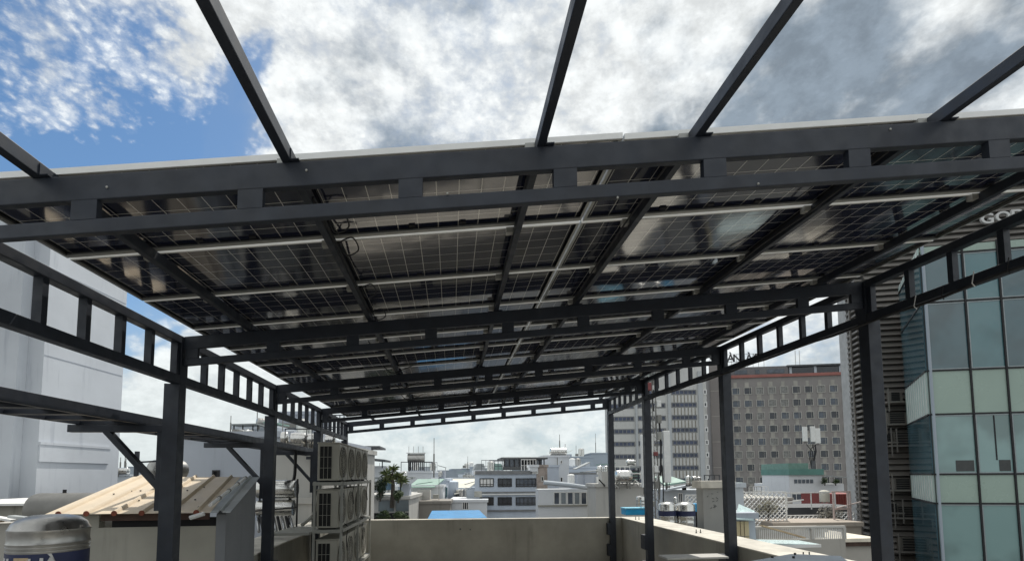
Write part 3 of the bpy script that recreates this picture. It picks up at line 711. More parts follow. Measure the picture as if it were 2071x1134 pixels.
# ================================================================ CENTRE DISTANCE
def canopy_roof(label, px0, px1, py, Y, d, posts, pyb, th=.08, m=roof_dark, dz=.0, cat='canopy'):
    p0 = at(px0, py, Y); p1 = at(px1, py, Y); w = p1.x-p0.x; o = thing('roof_canopy', label, cat, p0)
    MB().bar((0, d/2, 0), (w, d/2, -dz), d, th).build('roof_sheet', m, o)
    zb = at(px0, pyb, Y).z-p0.z
    for px in posts:
        x = at(px, py, Y).x-p0.x; MB().box(x-.04, x+.04, .1, .18, zb, -th*.5-dz*x/max(w, .1)).build('post', steel, o)
    return o
h1 = B('terrace_house', 'white house with planted balcony right of the outdoor units', 'building', 715, 828, 1009, 30, depth=10, m=cream_wall, a=-4)
x0, z1 = h1.L(766, 1010); x1, _ = h1.L(828, 1010); _, z0 = h1.L(790, 1033)
for k, (a_, b_) in enumerate(((.0, .50), (.56, .98))):
    MB().box(x0+(x1-x0)*a_, x0+(x1-x0)*b_, -.05, -.003, z0, z1-.03).build('balcony_glass', mat('grey_balcony_glass', (.15, .18, .19), .15, 0, .2, 1.), h1.t)
h1.box('recess', dark_hole, 745, 826, 1037, 1060, -.06, -.003)
up1 = B('rooftop_room', 'white rooftop room under the two dark canopies', 'building', 705, 780, 946, 45, depth=5, m=white_wall)
canopy_roof('upper dark canopy right of the outdoor units', 690, 768, 903, 44, 4, (752,), 946, .16)
canopy_roof('lower dark sloping canopy right of the outdoor units', 690, 779, 922, 43, 4, (752, 773), 946, .16, dz=.35)
canopy_roof('thin flat pergola slab over the balcony plants', 752, 836, 966, 30.5, 2, (810,), 1008, .1, m=roof_grey)
def leaves(mb, c, rad, n, sz, flat=1.):
    for _ in range(n):
        d = Vector((random.gauss(0, 1), random.gauss(0, 1), random.gauss(0, 1))).normalized()*(random.random()**.4)
        p = Vector(c)+Vector((d.x*rad[0], d.y*rad[1], d.z*rad[2]))
        a = Vector((random.uniform(-1, 1), random.uniform(-1, 1), random.uniform(-1, 1))).normalized(); b2 = a.orthogonal().normalized()
        s_ = sz*random.uniform(.6, 1.3)
        mb.add([p-a*s_, p+b2*s_*.4, p+a*s_, p-b2*s_*.4], [(0, 1, 2, 3)])
    return mb
def shrub(label, px, py, Y, rpx, hpx, n=260, ms=(leaf, leaf_d), name='shrub'):
    c = at(px, py, Y); o = thing(name, label, 'plant', c); r = rpx*Y/F; h = hpx*Y/F
    MB().tube([(0, 0, -h*.2), (.05, 0, h*.4)], r*.08+.02, 6).build('stem', bark, o)
    f = MB()
    for k in range(5): leaves(f, (random.uniform(-.5, .5)*r, random.uniform(-.4, .4)*r, h*random.uniform(.2, .85)), (r*.55, r*.55, h*.28), n//5, r*.16)
    f.build('foliage', ms[0], o)
    g = MB()
    for k in range(3): leaves(g, (random.uniform(-.4, .4)*r, random.uniform(-.3, .5)*r, h*random.uniform(.1, .7)), (r*.55, r*.5, h*.3), n//5, r*.16)
    g.build('inner_foliage', ms[1], o); return o
# spiky dracaena tree
yc = at(793, 1008, 29.5); yt = thing('dracaena_tree', 'spiky dracaena tree rising through the balcony pergola', 'tree', yc)
MB().tube([(0, 0, -.5), (.05, 0, .8), (-.05, 0, 1.3)], [.13, .1, .09], 8).build('trunk', bark, yt)
yf = MB(); yd = MB()
for (x, z) in ((-.3, 1.35), (.05, 1.6), (.35, 1.2), (-.1, 1.1), (.5, .95), (-.4, .95)):
    for q in range(48):
        d = Vector((random.gauss(0, 1), random.gauss(0, 1), random.gauss(.6, .7))).normalized(); L2 = random.uniform(.25, .55)
        s_ = d.cross(Vector((0, 0, 1))).normalized()*.028; p = Vector((x, 0, z)); mid = p+d*L2*.6+Vector((0, 0, .04)); tip = p+d*L2+Vector((0, 0, -.14*L2))
        (yf if q % 3 else yd).add([p-s_, p+s_, mid+s_*.9, tip, mid-s_*.9], [(0, 1, 2, 3, 4)])
yf.build('crown', leaf_y, yt); yd.build('darker_leaves', leaf, yt)  # scattered leaves take a darker green than the crown
MB().tube([(-.05, 0, 1.2), (.1, 0, 1.7)], .05, 6).build('limb', bark, yt); MB().tube([(-.05, 0, 1.1), (.45, 0, 1.2)], .04, 6).build('limb', bark, yt)
shrub('dense dark shrub in the left corner of the balcony', 752, 1006, 29.4, 12, 42, 900, (leaf_d, leaf_d))
shrub('dark leafy shrub beside the dracaena on the balcony', 769, 1006, 29.2, 13, 36, 900, (leaf_d, leaf_d))
shrub('low flowering shrub hanging over the balcony glass', 805, 1012, 28.8, 12, 22, 600, (leaf, leaf_d))
shrub('mixed green plants in the lower planter, left clump', 775, 1056, 28.5, 16, 22, 700, (leaf, leaf_d))
shrub('mixed green plants in the lower planter, right clump', 812, 1054, 28.5, 18, 22, 700, (leaf, leaf_d))
dm = thing('blue_barrel', 'faded blue plastic barrel between the balcony plants', 'barrel', at(781, 990, 31))
MB().lathe((0, 0, 0), (0, 0, 1), [(0, .01), (0, .33), (.5, .35), (.62, .28), (.64, .01)], 20).build('shell', mat('faded_blue', (.18, .30, .42), .5), dm, True)
dm2 = B('roof_hut', 'small white hut with an arched top behind the balcony', 'building', 776, 790, 985, 36, depth=3, m=far_pale)
tank_px('upright steel tank right of the dracaena', 816, 952, 985, 33, wpx=16, vertical=True, stand=.05)
w1 = B('flat_roof_house', 'white block with railings and a dark water heater on its roof', 'building', 822, 872, 956, 50, depth=7, m=white_wall, a=-8)
rl = thing('roof_railing', 'dark railing frame round the roof heater', 'railing', w1.W(0, .3, w1.h+.18))
zt_ = (at(840, 937, 50).z-at(840, 955, 50).z)
for x in (-.6, .2, 2.35): MB().box(x, x+.06, 0, .06, 0, zt_).build('post', steel, rl)
MB().box(-.6, 2.4, -.02, .08, zt_+.001, zt_+.07).build('rail', steel, rl)
dh = thing('solar_water_heater', 'dark solar water heater on the white block roof', 'water heater', w1.W(.75, .8, w1.h+.18))
MB().lathe((-.8, 0, 1.25), (1, 0, 0), [(0, .01), (0, .42), (1.6, .42), (1.62, .3), (1.64, .01)], 24).build('cylinder', inox_dull, dh, True)
for k in range(8): MB().tube([(-.7+.19*k, -.1, 1.1), (-.65+.19*k, -.7, .1)], .06, 8).build('tube', black, dh, True)
for x in (-.7, .75): MB().box(x, x+.07, -.3, -.23, 0, 1.8).build('frame_leg', black, dh)
MB().box(-.9, .9, -.35, .5, 1.72, 1.78).build('top_board', white_paint, dh)
for k in range(4): MB().tube([(-.7+.45*k, 0, 1.78), (-.7+.45*k, 0, 2.4)], .02, 5).build('rod', grey_plastic, dh)
mast('tall thin white antenna mast in the middle of the skyline', 877.5, 885, 965, 48, .07)
h2 = B('gabled_house', 'white house with pale green awning roof in the middle distance', 'building', 829, 896, 985, 38, depth=8, m=white_wall, a=-4)
h2.win(831, 842, 995, 1019, fm=grey_plastic, gm=win_glass2, bars=1, fr=.07)
gr_ = MB(); xa, za = h2.L(826, 984); xb, _ = h2.L(888, 984); _, zt2 = h2.L(860, 968)
gr_.add([(xa, -.3, za), (xb-.3, -.3, za), (xb+.25, 1.6, zt2), (xa+.45, 1.6, zt2), (xa, -.3, za-.06), (xb-.3, -.3, za-.06), (xb+.25, 1.6, zt2-.06), (xa+.45, 1.6, zt2-.06)], [(0, 1, 2, 3), (7, 6, 5, 4), (0, 4, 5, 1), (1, 5, 6, 2), (2, 6, 7, 3), (3, 7, 4, 0)])
gr_.build('awning_roof', roof_green, h2.t)
for k in range(3): MB().box(xa+.9+.7*k, xa+.93+.7*k, -.02, -.003, h2.L(850, 1019)[1], za-.1).build('wall_joint', far_pale, h2.t)
h3 = B('rounded_block', 'pale blue rounded stair block beside the green awning house', 'building', 885, 903, 972, 40, depth=6, m=blue_wall, a=-4)
MB().lathe((h3.w-.15, 3, 0), (0, 0, 1), [(0, 3*.3), (h3.h-.1, .9), (h3.h, .6)], 16).build('rounded_end', blue_wall, h3.t, True)
h3.box('side_window', teal_glass, 897, 905, 985, 1005, -.08, -.003)
bwl = B('garden_wall', 'tall beige brown wall below the green awning house', 'wall', 829, 910, 1018, 34, depth=3, m=mat('brown_wall', (.26, .24, .215), .85, 0, .06, .5, streak=.3), a=-3)
h4 = B('pitched_roof_house', 'low house with long cream sheet roof left of the office block', 'building', 903, 962, 990, 46, depth=10, m=blue_wall, a=-4)
xa, za = h4.L(899, 991); xb, _ = h4.L(963, 991); _, zt2 = h4.L(930, 968)
gr_ = MB(); gr_.add([(xa, -.4, za), (xb-.9, -.4, za), (xb+.3, 4, zt2), (xa+.2, 4, zt2), (xa, -.4, za-.1), (xb-.9, -.4, za-.1), (xb+.3, 4, zt2-.1), (xa+.2, 4, zt2-.1)], [(0, 1, 2, 3), (7, 6, 5, 4), (0, 4, 5, 1), (1, 5, 6, 2), (2, 6, 7, 3), (3, 7, 4, 0)])
gr_.build('sheet_roof', roof_cream, h4.t)
h5 = B('roof_hut', 'small cream hut with slanted awning below the cream roof', 'building', 925, 948, 995, 42, depth=3, m=cream_wall)
MB().bar((-.2, -.3, h5.h-.1), (-.2+h5.w+.3, -.3, h5.h+.1), 1.0, .06).build('awning', roof_cream, h5.t)
for k in range(3): h5.box('slat', grey_plastic, 929+6*k, 930+6*k, 998, 1012)
ds = thing('satellite_dish', 'pale satellite dish right of the cream hut', 'dish', at(951, 1012, 41))
MB().lathe((0, 0, .35), (-.3, -1, .3), [(0, .02), (.03, .15), (.09, .26), (.1, .26), (.04, .15), (.01, .01)], 20).build('dish', white_paint, ds, True); MB().tube([(0, .05, 0), (0, .05, .4)], .02, 6).build('stand', black, ds)
h6 = B('low_block', 'white low block with a caged vent window left of the office block', 'building', 910, 985, 1015, 36, depth=5, m=white_wall, a=-4)
h6.win(935, 948, 1014, 1030, fm=white_paint, gm=win_glass, bars=2, fr=.05)
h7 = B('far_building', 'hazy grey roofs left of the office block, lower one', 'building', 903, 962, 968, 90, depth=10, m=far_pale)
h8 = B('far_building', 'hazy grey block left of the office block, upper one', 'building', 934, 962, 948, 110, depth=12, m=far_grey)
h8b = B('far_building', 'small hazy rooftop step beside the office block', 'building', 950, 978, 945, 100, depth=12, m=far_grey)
mast('faint far antenna left of the office block', 946, 922, 950, 90, .06)
# blue awning
ba = thing('blue_awning', 'bright blue flat awning behind the far parapet', 'awning', at(865, 1048, 24))
w_ = at(985, 1048, 24).x-at(865, 1048, 24).x; h_ = at(900, 1032, 26).z-at(900, 1048, 24).z
MB().add([(0, 0, 0), (w_, 0, 0), (w_-.25, 2, h_), (.12, 2, h_), (0, 0, -.06), (w_, 0, -.06), (w_-.25, 2, h_-.06), (.12, 2, h_-.06)], [(0, 1, 2, 3), (7, 6, 5, 4), (0, 4, 5, 1), (1, 5, 6, 2), (2, 6, 7, 3), (3, 7, 4, 0)]).build('sheet', blue_sheet, ba)
for x in (.1, w_-.15): MB().box(x, x+.05, .1, .15, -3, -.062).build('post', steel, ba)
# office block
ob = B('office_block', 'pale blue office block with six dark windows and grey bands', 'building', 960, 1086, 958, 38, depth=9, m=blue_wall, a=-3, cm=white_paint)
band_m = mat('band_grey', (.20, .205, .21), .8)
ob.box('top_band', band_m, 961, 1076, 951.5, 958.5, -.12, -.003)
ob.box('floor_band', band_m, 960, 1085, 994, 996.5, -.06, -.003); ob.box('ledge', white_paint, 960, 1085, 998, 1000, -.14, -.003)
ob.box('base_band', band_m, 960, 1085, 1031, 1034, -.1, -.003)
for r_, (ya, yb) in enumerate(((966.5, 983.5), (1004.5, 1021))):
    for k, (xa, xb) in enumerate(((970, 998.5), (1006.5, 1035), (1043, 1084))):
        ob.win(xa, xb, ya, yb, fm=black, gm=(white_paint if (r_ == 0 and k == 0) else win_glass if k < 2 else win_glass2), bars=(3, 2, 4)[k], fr=.055, tr=.28)
sc_ = B('stair_shaft', 'brown stone clad shaft with two tiny windows beside the office block', 'building', 1085, 1107, 944, 37.7, depth=3, m=stone_tile, a=-3)
for y in (962, 999): sc_.win(1093.5, 1100, y, y+11, fm=cream_wall, gm=dark_hole, bars=0, fr=.07)
sc2 = B('parapet_block', 'white parapet block on the right end of the office roof', 'building', 1073, 1088, 944, 37.4, depth=2, m=white_wall, a=-3, zb=ob.W(0, 0, ob.h+.181).z)
ph = thing('rooftop_pavilion', 'dark glazed rooftop pavilion with flat roof above the office block', 'pavilion', ob.W(0, 0, 0)+Vector((0, 0, 0)))
p0 = at(1019, 950, 43); p1 = at(1101, 925, 43); ph.location = p0; w_ = p1.x-p0.x; h_ = p1.z-p0.z
MB().box(-.3, w_+.2, -.5, 3, h_-.12, h_).build('flat_roof', roof_dark, ph)
MB().box(-.2, w_+.1, -.45, 2.9, h_+.001, h_+.05).build('roof_top', white_paint, ph)
MB().box(0, w_*.42, 0, .1, 0, h_-.121).build('dark_screen', win_glass2, ph); MB().box(w_*.42, w_, 1.2, 1.3, 0, h_-.121).build('back_wall', roof_dark, ph)
for k in range(9): MB().box(w_*k/8.2, w_*k/8.2+.08, -.1, -.003, 0, h_-.121).build('post', black, ph)
MB().box(w_*.6, w_*.7, .9, 1.1, .1, h_*.7).build('white_panel', white_paint, ph); MB().box(w_*.8, w_*.9, .9, 1.1, .1, h_*.8).build('white_panel', far_pale, ph)
MB().box(-.1, w_+.05, -.2, -.12, 0, .28).build('railing', roof_dark, ph)
gb = B('grey_roof_block', 'grey roofs behind the left end of the office block', 'building', 985, 1018, 950, 60, depth=6, m=far_grey)
for k, (xa, xb) in enumerate(((958, 982), (990, 1018))):
    q0 = at(xa, 950, 52); q1 = at(xb, 937, 52); g_ = thing('hip_roof', 'grey sloping roof behind the office block, %s one' % ('left', 'right')[k], 'roof', q0); w_ = q1.x-q0.x; h_ = q1.z-q0.z
    MB().prism([(0, 0), (w_, 0), (w_*.85, h_), (w_*.25, h_)], 0, 5).build('roof_sheet', (roof_grey, roof_green)[k], g_); MB().box(0, w_, 0, 5, -.5, -.003).build('wall', white_wall, g_)
# white block with twin tanks
wb = B('stair_tower', 'white rooftop stair tower carrying two round steel tanks', 'building', 1100, 1151, 924, 46, depth=6, m=white_wall, a=-3)
wb.win(1133, 1137, 930, 937, bars=0, fr=.05, gm=dark_hole); wb.win(1133, 1138, 964, 974, bars=0, fr=.05, gm=dark_hole)
MB().box(wb.w*.52, wb.w*.52+.06, -.02, -.003, 3, wb.h).build('wall_joint', grey_plastic, wb.t)
for k, px in enumerate((1121, 1137)):
    tank_px('%s bulbous steel tank on the white stair tower' % ('left', 'right')[k], px, 905, 923, 46.5, wpx=20, stand=.08, rz=R_(0))
mast('antenna between the two round tanks', 1132, 878, 908, 47, .05); mast('faint antenna far right of the stair tower', 1205, 876, 922, 80, .06)
wb2 = B('flat_roof_house', 'low white wing left below the stair tower', 'building', 1106, 1130, 944, 42, depth=4, m=blue_wall, a=-3)
g1_ = B('grey_hall', 'grey green hall behind the stair tower, left half', 'building', 1148, 1200, 925, 70, depth=12, m=far_grey, a=-6)
for k in range(3): g1_.box('pale_panel', far_pale, 1152+16*k, 1161+16*k, 934, 944)
g2_ = B('grey_hall', 'taller grey hall behind the last right post', 'building', 1196, 1240, 917, 80, depth=12, m=far_grey, a=-6)
g3_ = B('pale_house', 'pale blue wide house with grey stripe below the hall', 'building', 1130, 1232, 946, 56, depth=8, m=blue_wall, a=-4)
g3_.box('stripe', band_m, 1135, 1215, 955, 959)
# white warehouse with sliding windows
wh = B('warehouse', 'long stained white wall with ribbon of sliding windows behind the far parapet', 'building', 1088, 1235, 988, 30, depth=1.2, m=white_wall, a=-2, coping=False)
for k in range(6): wh.win(1119+13.7*k, 1132+13.7*k, 994, 1020, fm=white_paint, gm=(win_glass2, mat('pane_grey', (.22, .25, .27), .2))[k % 2], bars=0, fr=.05)
wh.box('sill', plaster, 1088, 1204, 1021, 1023, -.12, -.003)
pr = [at(1100, 975, 29.5), at(1150, 980, 29.5), at(1206, 988, 29.5)]
rt_ = thing('curved_awning', 'long pale rounded awning sloping over the sliding windows', 'awning', pr[0]); 
MB().tube([p-pr[0] for p in pr], .13, 12).build('sheet', far_pale, rt_, True)
wh2 = B('plain_house', 'plain pale wall house behind the last right posts', 'building', 1204, 1312, 984, 27, depth=2, m=cream_wall, a=-2)
sl_ = thing('roof_slab', 'pale corrugated roof slab left of the last right post', 'roof', at(1168, 975, 33)); w_ = at(1240, 975, 33).x-at(1168, 975, 33).x
MB().box(0, w_, 0, 2, -.3, .0).build('slab', cream_wall, sl_)
for k in range(3):
    MB().lathe((.4+k*.8, -.02, 0.), (0, 1, 0), [(0, .01), (0, .3), (2, .3), (2, .01)], 16).build('barrel_rib', roof_grey, sl_, True)
tank_px('upright steel tank left of the last right post', 1213, 941, 964, 34, wpx=14, vertical=True, stand=.1); tank_px('upright steel tank right behind the last right post', 1226, 941, 964, 35, wpx=12, vertical=True, stand=.1)
tank_px('large horizontal steel tank on a stand between the last two right posts', 1261, 950, 988, 26.5, wpx=38, stand=.35)
tank_px('small horizontal steel tank on the far shelter roof', 1276, 929, 941, 36, wpx=20, stand=.05)
canopy_roof('flat rooftop shelter behind the large horizontal tank', 1244, 1294, 944, 35.5, 2.5, (1246, 1292), 982, .12, m=roof_grey)
bk2 = B('dark_screen', 'dark green louvred screen behind the large tank', 'screen', 1278, 1294, 950, 36.5, depth=.3, m=roof_dark, zb=at(1285, 985, 36.5).z, coping=False)
for k in range(4): bk2.box('louvre_slat', roof_green, 1278, 1294, 954+7*k, 955.5+7*k)
# roof clutter on plain house
cl = thing('scrap_pile', 'jumbled pipes and scrap under the large horizontal tank', 'scrap', at(1262, 986, 26.8))
for k in range(22):
    p = Vector((random.uniform(-1.2, 1.2), random.uniform(-.3, .4), random.uniform(0, .15))); q = p+Vector((random.uniform(-.5, .5), random.uniform(-.2, .2), random.uniform(0, .35)))
    MB().tube([p, q], random.uniform(.015, .04), 6).build('pipe', (grey_plastic, inox_dull, black, white_paint)[k % 4], cl)
# ================================================================ RIGHT: office slab with ribbon windows and the hotel
HA = -15
DY = 128
os_ = B('office_slab', 'tall white stained office slab with blue ribbon windows behind the right posts', 'building', 1232, 1434, 736, DY, a=-8, depth=5, m=mat('slab_white', (.56, .56, .54), .85, 0, .05, .1, streak=.5, tint=(.26, .24, .2)))
blue_g = mat('blue_ribbon_glass', (.030, .042, .085), .12, 0, .6, .45, spec=.6)
for k in range(8):
    y = 788+25.4*k
    for (xa, xb, yl) in ((1233, 1281, 3.), (1357, 1408, 0)):
        if y+yl > 950 and xa > 1300 and k > 7: continue
        os_.win(xa+k*.7, xb+k*.8, y+yl, y+yl+10, fm=band_m, gm=blue_g, bars=5, fr=.25)
    os_.win(1288+k*.7, 1345+k*.8, y+1.5, y+11.5, fm=band_m, gm=blue_g, bars=6, fr=.25)
    os_.win(1422+k*1.0, 1429+k*1.0, y-1, y+9, fm=white_paint, gm=win_glass, bars=0, fr=.25)
for xa, xb in ((1283, 1287), (1349, 1355), (1411, 1420)):
    x0, _ = os_.L(xa+2, 850); x1, _ = os_.L(xb+2, 850); MB().box(x0, x1, -.5, -.003, 0, os_.h-2).build('pilaster', mat('slab_pier', (.46, .48, .49), .85, 0, .04, .2), os_.t)
streak_m = mat('dark_streaks', (.27, .25, .215), .9, 0, .25, 1.)
for k in range(7):
    y = 800+25.4*k
    for q in range(7):
        xa = 1362+q*7+k*.7; os_.box('stain', streak_m, xa, xa+2.2, y-1.5, y+13, -.03, -.003)
# hotel
ho = B('hotel', 'big brown hotel block with rows of white framed square windows', 'building', 1441, 1745, 757, DY, a=HA, depth=22, m=brown_wall)
hx0, hz0 = ho.L(1488, 791); hx9, _ = ho.L(1711, 791); _, hzb = ho.L(1497, 971)
PXH = (hx9-hx0)/9; PZH = (hz0-hzb)/7
wf = MB(); s_ = 1.02
wf.box(-s_, s_, -.14, -.004, -s_*.95, -s_*.78).box(-s_, s_, -.14, -.004, s_*.78, s_*.95).box(-s_, -s_*.83, -.14, -.004, -s_*.78, s_*.78).box(s_*.83, s_, -.14, -.004, -s_*.78, s_*.78).box(.38, .44, -.1, -.012, -s_*.78, s_*.78)
hf = wf.build('window', mat('window_stone', (.40, .39, .36), .7), ho.t); hf.location = (hx0, 0, hz0)
gp_ = MB().box(-s_*.82, s_*.82, -.02, -.006, -s_*.77, s_*.77).build('pane', win_glass2, hf)
gp2 = MB().box(-s_*.82, s_*.82, -.02, -.006, -s_*.77, s_*.77).build('pane', win_glass, ho.t)
gd = gp2.data; bpy.data.objects.remove(gp2)
gp3 = MB().box(-s_*.82, s_*.82, -.02, -.006, -s_*.77, s_*.77).build('pane', mat('drawn_curtain_pane', (.20, .20, .19), .3, 0, .3, 2.), ho.t); gc = gp3.data; bpy.data.objects.remove(gp3)
sill_m = mat('pale_window_stain', (.36, .345, .31), .85, 0, .15, .8)
st0 = MB().box(-.42, .42, -.03, -.004, 0, PZH-2*s_*.97).build('spandrel_strip', sill_m, ho.t); st0.location = (hx0-.1, 0, hz0+s_*.96)
cnt = 0
for r_ in range(9):
    for c in range(10):
        if r_ or c:
            w = hf.copy(); C.collection.objects.link(w); w.location = (hx0+c*PXH, 0, hz0-r_*PZH); w.parent = ho.t
            g = gp_.copy(); C.collection.objects.link(g); g.parent = w
            q_ = random.random(); g.data = gd if q_ < .4 else (gc if q_ > .8 else g.data)
            if cnt < 98:
                q = st0.copy(); C.collection.objects.link(q); q.parent = ho.t; q.location = (hx0+c*PXH-.1+random.uniform(-.15, .15), 0, hz0-r_*PZH+s_*.96); q.scale = (random.uniform(.8, 1.3), 1, 1); cnt += 1
x_, z_ = ho.L(1478, 765); _, z2 = ho.L(1478, 757.5)
MB().box(x_, ho.w, -.4, -.003, z_, ho.h+.19).build('red_band', red_band, ho.t)
xp, _ = ho.L(1476, 850); MB().box(-.05, xp-.3, -1.2, -.003, 0, ho.h+3.).build('blank_pier', mat('taupe_pier', (.235, .215, .205), .85, 0, .05, .2), ho.t)
for k in range(6): MB().box(-.04, xp-.35, -1.24, -1.203, hz0-k*2*PZH, hz0-k*2*PZH+.15).build('joint_line', sill_m, ho.t)
# penthouse floor
z3 = ho.L(1600, 738)[1]
xq, _ = ho.L(1595, 740)
MB().box(xp+.1, xq, .6, 20, ho.h+.2, z3).build('penthouse', mat('penthouse_wall', (.17, .165, .17), .8), ho.t)
MB().box(xq+.01, ho.w, 1.2, 18, ho.h+.2, z3-.3).build('glazed_floor', win_glass, ho.t)
MB().box(xq-.2, ho.w+.3, .4, 19, z3-.29, z3+.15).build('roof_slab', roof_dark, ho.t)
for k in range(5): MB().box(xq+.5+k*6, xq+1.1+k*6, 1.0, 1.19, ho.h+.2, z3-.3).build('mullion', far_pale, ho.t)
for (xa, xb) in ((1487, 1512), (1529, 1537), (1553, 1588)):
    x0, _ = ho.L(xa, 750); x1, _ = ho.L(xb, 750); MB().box(x0, x1, .5, .59, ho.h+.6, z3-.8).build('penthouse_window', win_glass2, ho.t)
# sign letters on the hotel roof
sg = thing('rooftop_sign', 'row of dark upright letters on a thin frame above the hotel roof', 'sign', ho.W(0, .5, 0)); sg.rotation_euler = (0, 0, R_(HA))
for ch, px in (('A', 1432.5), ('B', 1443.5), ('À', 1478), ('N', 1491), ('À', 1515.5), ('Đ', 1531)):
    x_, z_ = ho.L(px, 731 if px > 1460 else 727.5, .5); text_mesh(ch, 2.85, letter_dark, sg, (x_, 0, z_), (R_(90), 0, 0), .08, bold=.05)
x0, zA = ho.L(1425, 733, .5); x1, _ = ho.L(1545, 733, .5)
MB().box(x0, x1, .1, .16, zA-.1, zA+.02).build('rail', letter_dark, sg); MB().box(x0, x1, .1, .16, zA+1.9, zA+1.98).build('rail', grey_plastic, sg)
for k in range(12): MB().box(x0+(x1-x0)*k/11, x0+(x1-x0)*k/11+.08, .1, .16, zA-2.5, zA+2.).build('post', grey_plastic, sg)
rf = thing('roof_mast_pair', 'pair of thin white masts on the hotel roof', 'antenna', ho.W(xq+4, 6, z3+.15))
for x in (0, 1.2): MB().tube([(x, 0, 0), (x, 0, 5)], .1, 6).build('mast', white_paint, rf)
# telecom mast near
def telecom(label, px, py0, py1, Y, r, n_ant, apy0, apy1, adx, aw=.28):
    b0 = at(px, py1, Y); o = thing('telecom_mast', label, 'telecom mast', b0); H = at(px, py0, Y).z-b0.z
    for k in range(3):
        a_ = R_(120*k+20); MB().tube([(r*math.cos(a_), r*math.sin(a_), 0), (r*.8*math.cos(a_), r*.8*math.sin(a_), H)], .022, 6).build('mast_leg', grey_plastic, o)
    g = MB(); nz = int(H/.35)
    for q in range(nz):
        for k in range(3):
            a_ = R_(120*k+20); b_ = R_(120*(k+1)+20); z = H*q/nz; z2 = H*(q+1)/nz
            g.tube([(r*.9*math.cos(a_), r*.9*math.sin(a_), z), (r*.9*math.cos(b_), r*.9*math.sin(b_), z2)], .011, 4)
    g.build('lattice', grey_plastic, o)
    for q, dx in enumerate(adx):
        za = at(px+dx, apy1[q], Y).z-b0.z; zc = at(px+dx, apy0[q], Y).z-b0.z; x = at(px+dx, 900, Y).x-b0.x
        an = MB().box(x-aw/2, x+aw/2, -.35, -.2, za, zc).build('panel_antenna', white_paint, o, bev=.02)
        MB().tube([(x, -.15, za-.3), (x, -.15, zc+.1)], .03, 6).build('bracket_pole', grey_plastic, an)
        MB().bar((x, -.15, za+(zc-za)*.25), (0, 0, za+(zc-za)*.25), .04, .04).build('arm', grey_plastic, an); MB().bar((x, -.15, za+(zc-za)*.75), (0, 0, za+(zc-za)*.75), .04, .04).build('arm', grey_plastic, an)
        for w in (-.07, 0, .07): MB().tube([(x+w, -.28, za), (x+w, -.26, za-.25)], .012, 5).build('jack', black, an)
    return o, H
tm, H = telecom('cluttered telecom mast with cables and two tall white antennas beside the third right post', 1323, 690, 1050, 20, .28, 2, (880, 872), (985, 975), (-25, 19))
for k in range(14):   # cables and boxes strapped to the mast
    x = random.uniform(-.25, .3); z0 = random.uniform(0, H*.75); l = random.uniform(.4, 2.2)
    MB().tube([(x, -.25, z0), (x+random.uniform(-.06, .06), -.28, z0+l/2), (x+random.uniform(-.05, .05), -.25, z0+l)], random.uniform(.02, .045), 6).build('cable_bundle', (black, black, white_paint, grey_plastic)[k % 4], tm)
for k in range(9):
    x = random.choice((-.2, .0, .18)); z0 = H*(.08+.09*k); MB().box(x-.08, x+.08, -.4, -.26, z0, z0+random.uniform(.15, .4)).build('equipment_box', (rack_paint, grey_plastic, white_paint, mat('dusky_red', (.2, .05, .05), .6))[k % 4], tm, bev=.01)
MB().tube([(-.2, -.3, 0), (-.2, -.3, H*.97)], .03, 6).build('lightning_rod', black, tm)
tm2, H = telecom('slim telecom mast with three white antennas before the brown hotel', 1644, 862, 1045, 60, .35, 3, (863, 862, 866), (892, 893, 896), (-18, -2, 8), aw=.62)
for k in range(6): MB().tube([(0, -.3, H*.5), (random.uniform(-.7, .7), -.3, H*.72), (random.uniform(-.9, .9), -.3, H*.8)], .05, 5).build('cable_bundle', black, tm2)
MB().box(-.3, .1, -.5, -.3, H*.38, H*.45).build('equipment_box', grey_plastic, tm2); MB().box(-.1, .35, -.5, -.3, H*.46, H*.62).build('equipment_box', roof_dark, tm2)
# tanks with navy band behind the right parapet
for k, (px, w) in enumerate(((1350, 34), (1387, 40))):
    tank_px('upright steel tank with navy band, %s of the two beyond the right parapet' % ('left', 'right')[k], px, 1013, 1075, 15.5, wpx=w, vertical=True, band=(.38, .16), stand=.12)
tank_px('small upright steel tank behind the cyan box roof', 1297, 1001, 1032, 19, wpx=20, vertical=True, stand=.05)
tank_px('slim steel tank between the banded tanks and the mast', 1366, 1004, 1020, 19, wpx=9, vertical=True, stand=.05)
cb1 = thing('cyan_box_roof', 'bright cyan plastic box roof just beyond the right parapet', 'plastic cover', at(1266, 1041, 17))
w_ = at(1318, 1041, 17).x-at(1266, 1041, 17).x; MB().box(0, w_, 0, .5, 0, .2).build('cover', cyan_plastic, cb1, bev=.02); MB().box(-.02, w_+.02, -.02, .52, .2005, .24).build('lid', mat('pale_cyan', (.2, .55, .72), .4), cb1)
cb2 = thing('cyan_crate', 'cyan plastic crate on a dark box right of the banded tanks', 'crate', at(1403, 1050, 16.5)); w_ = at(1420, 1050, 16.5).x-at(1403, 1050, 16.5).x
z1 = at(1403, 1034, 16.5).z-at(1403, 1050, 16.5).z; z2 = at(1403, 1018, 16.5).z-at(1403, 1050, 16.5).z
MB().box(0, w_, 0, .4, -.3, z1).build('dark_base', dark_hole, cb2); MB().box(-.02, w_, -.02, .42, z1+.001, z2).build('crate', cyan_plastic, cb2, bev=.01)
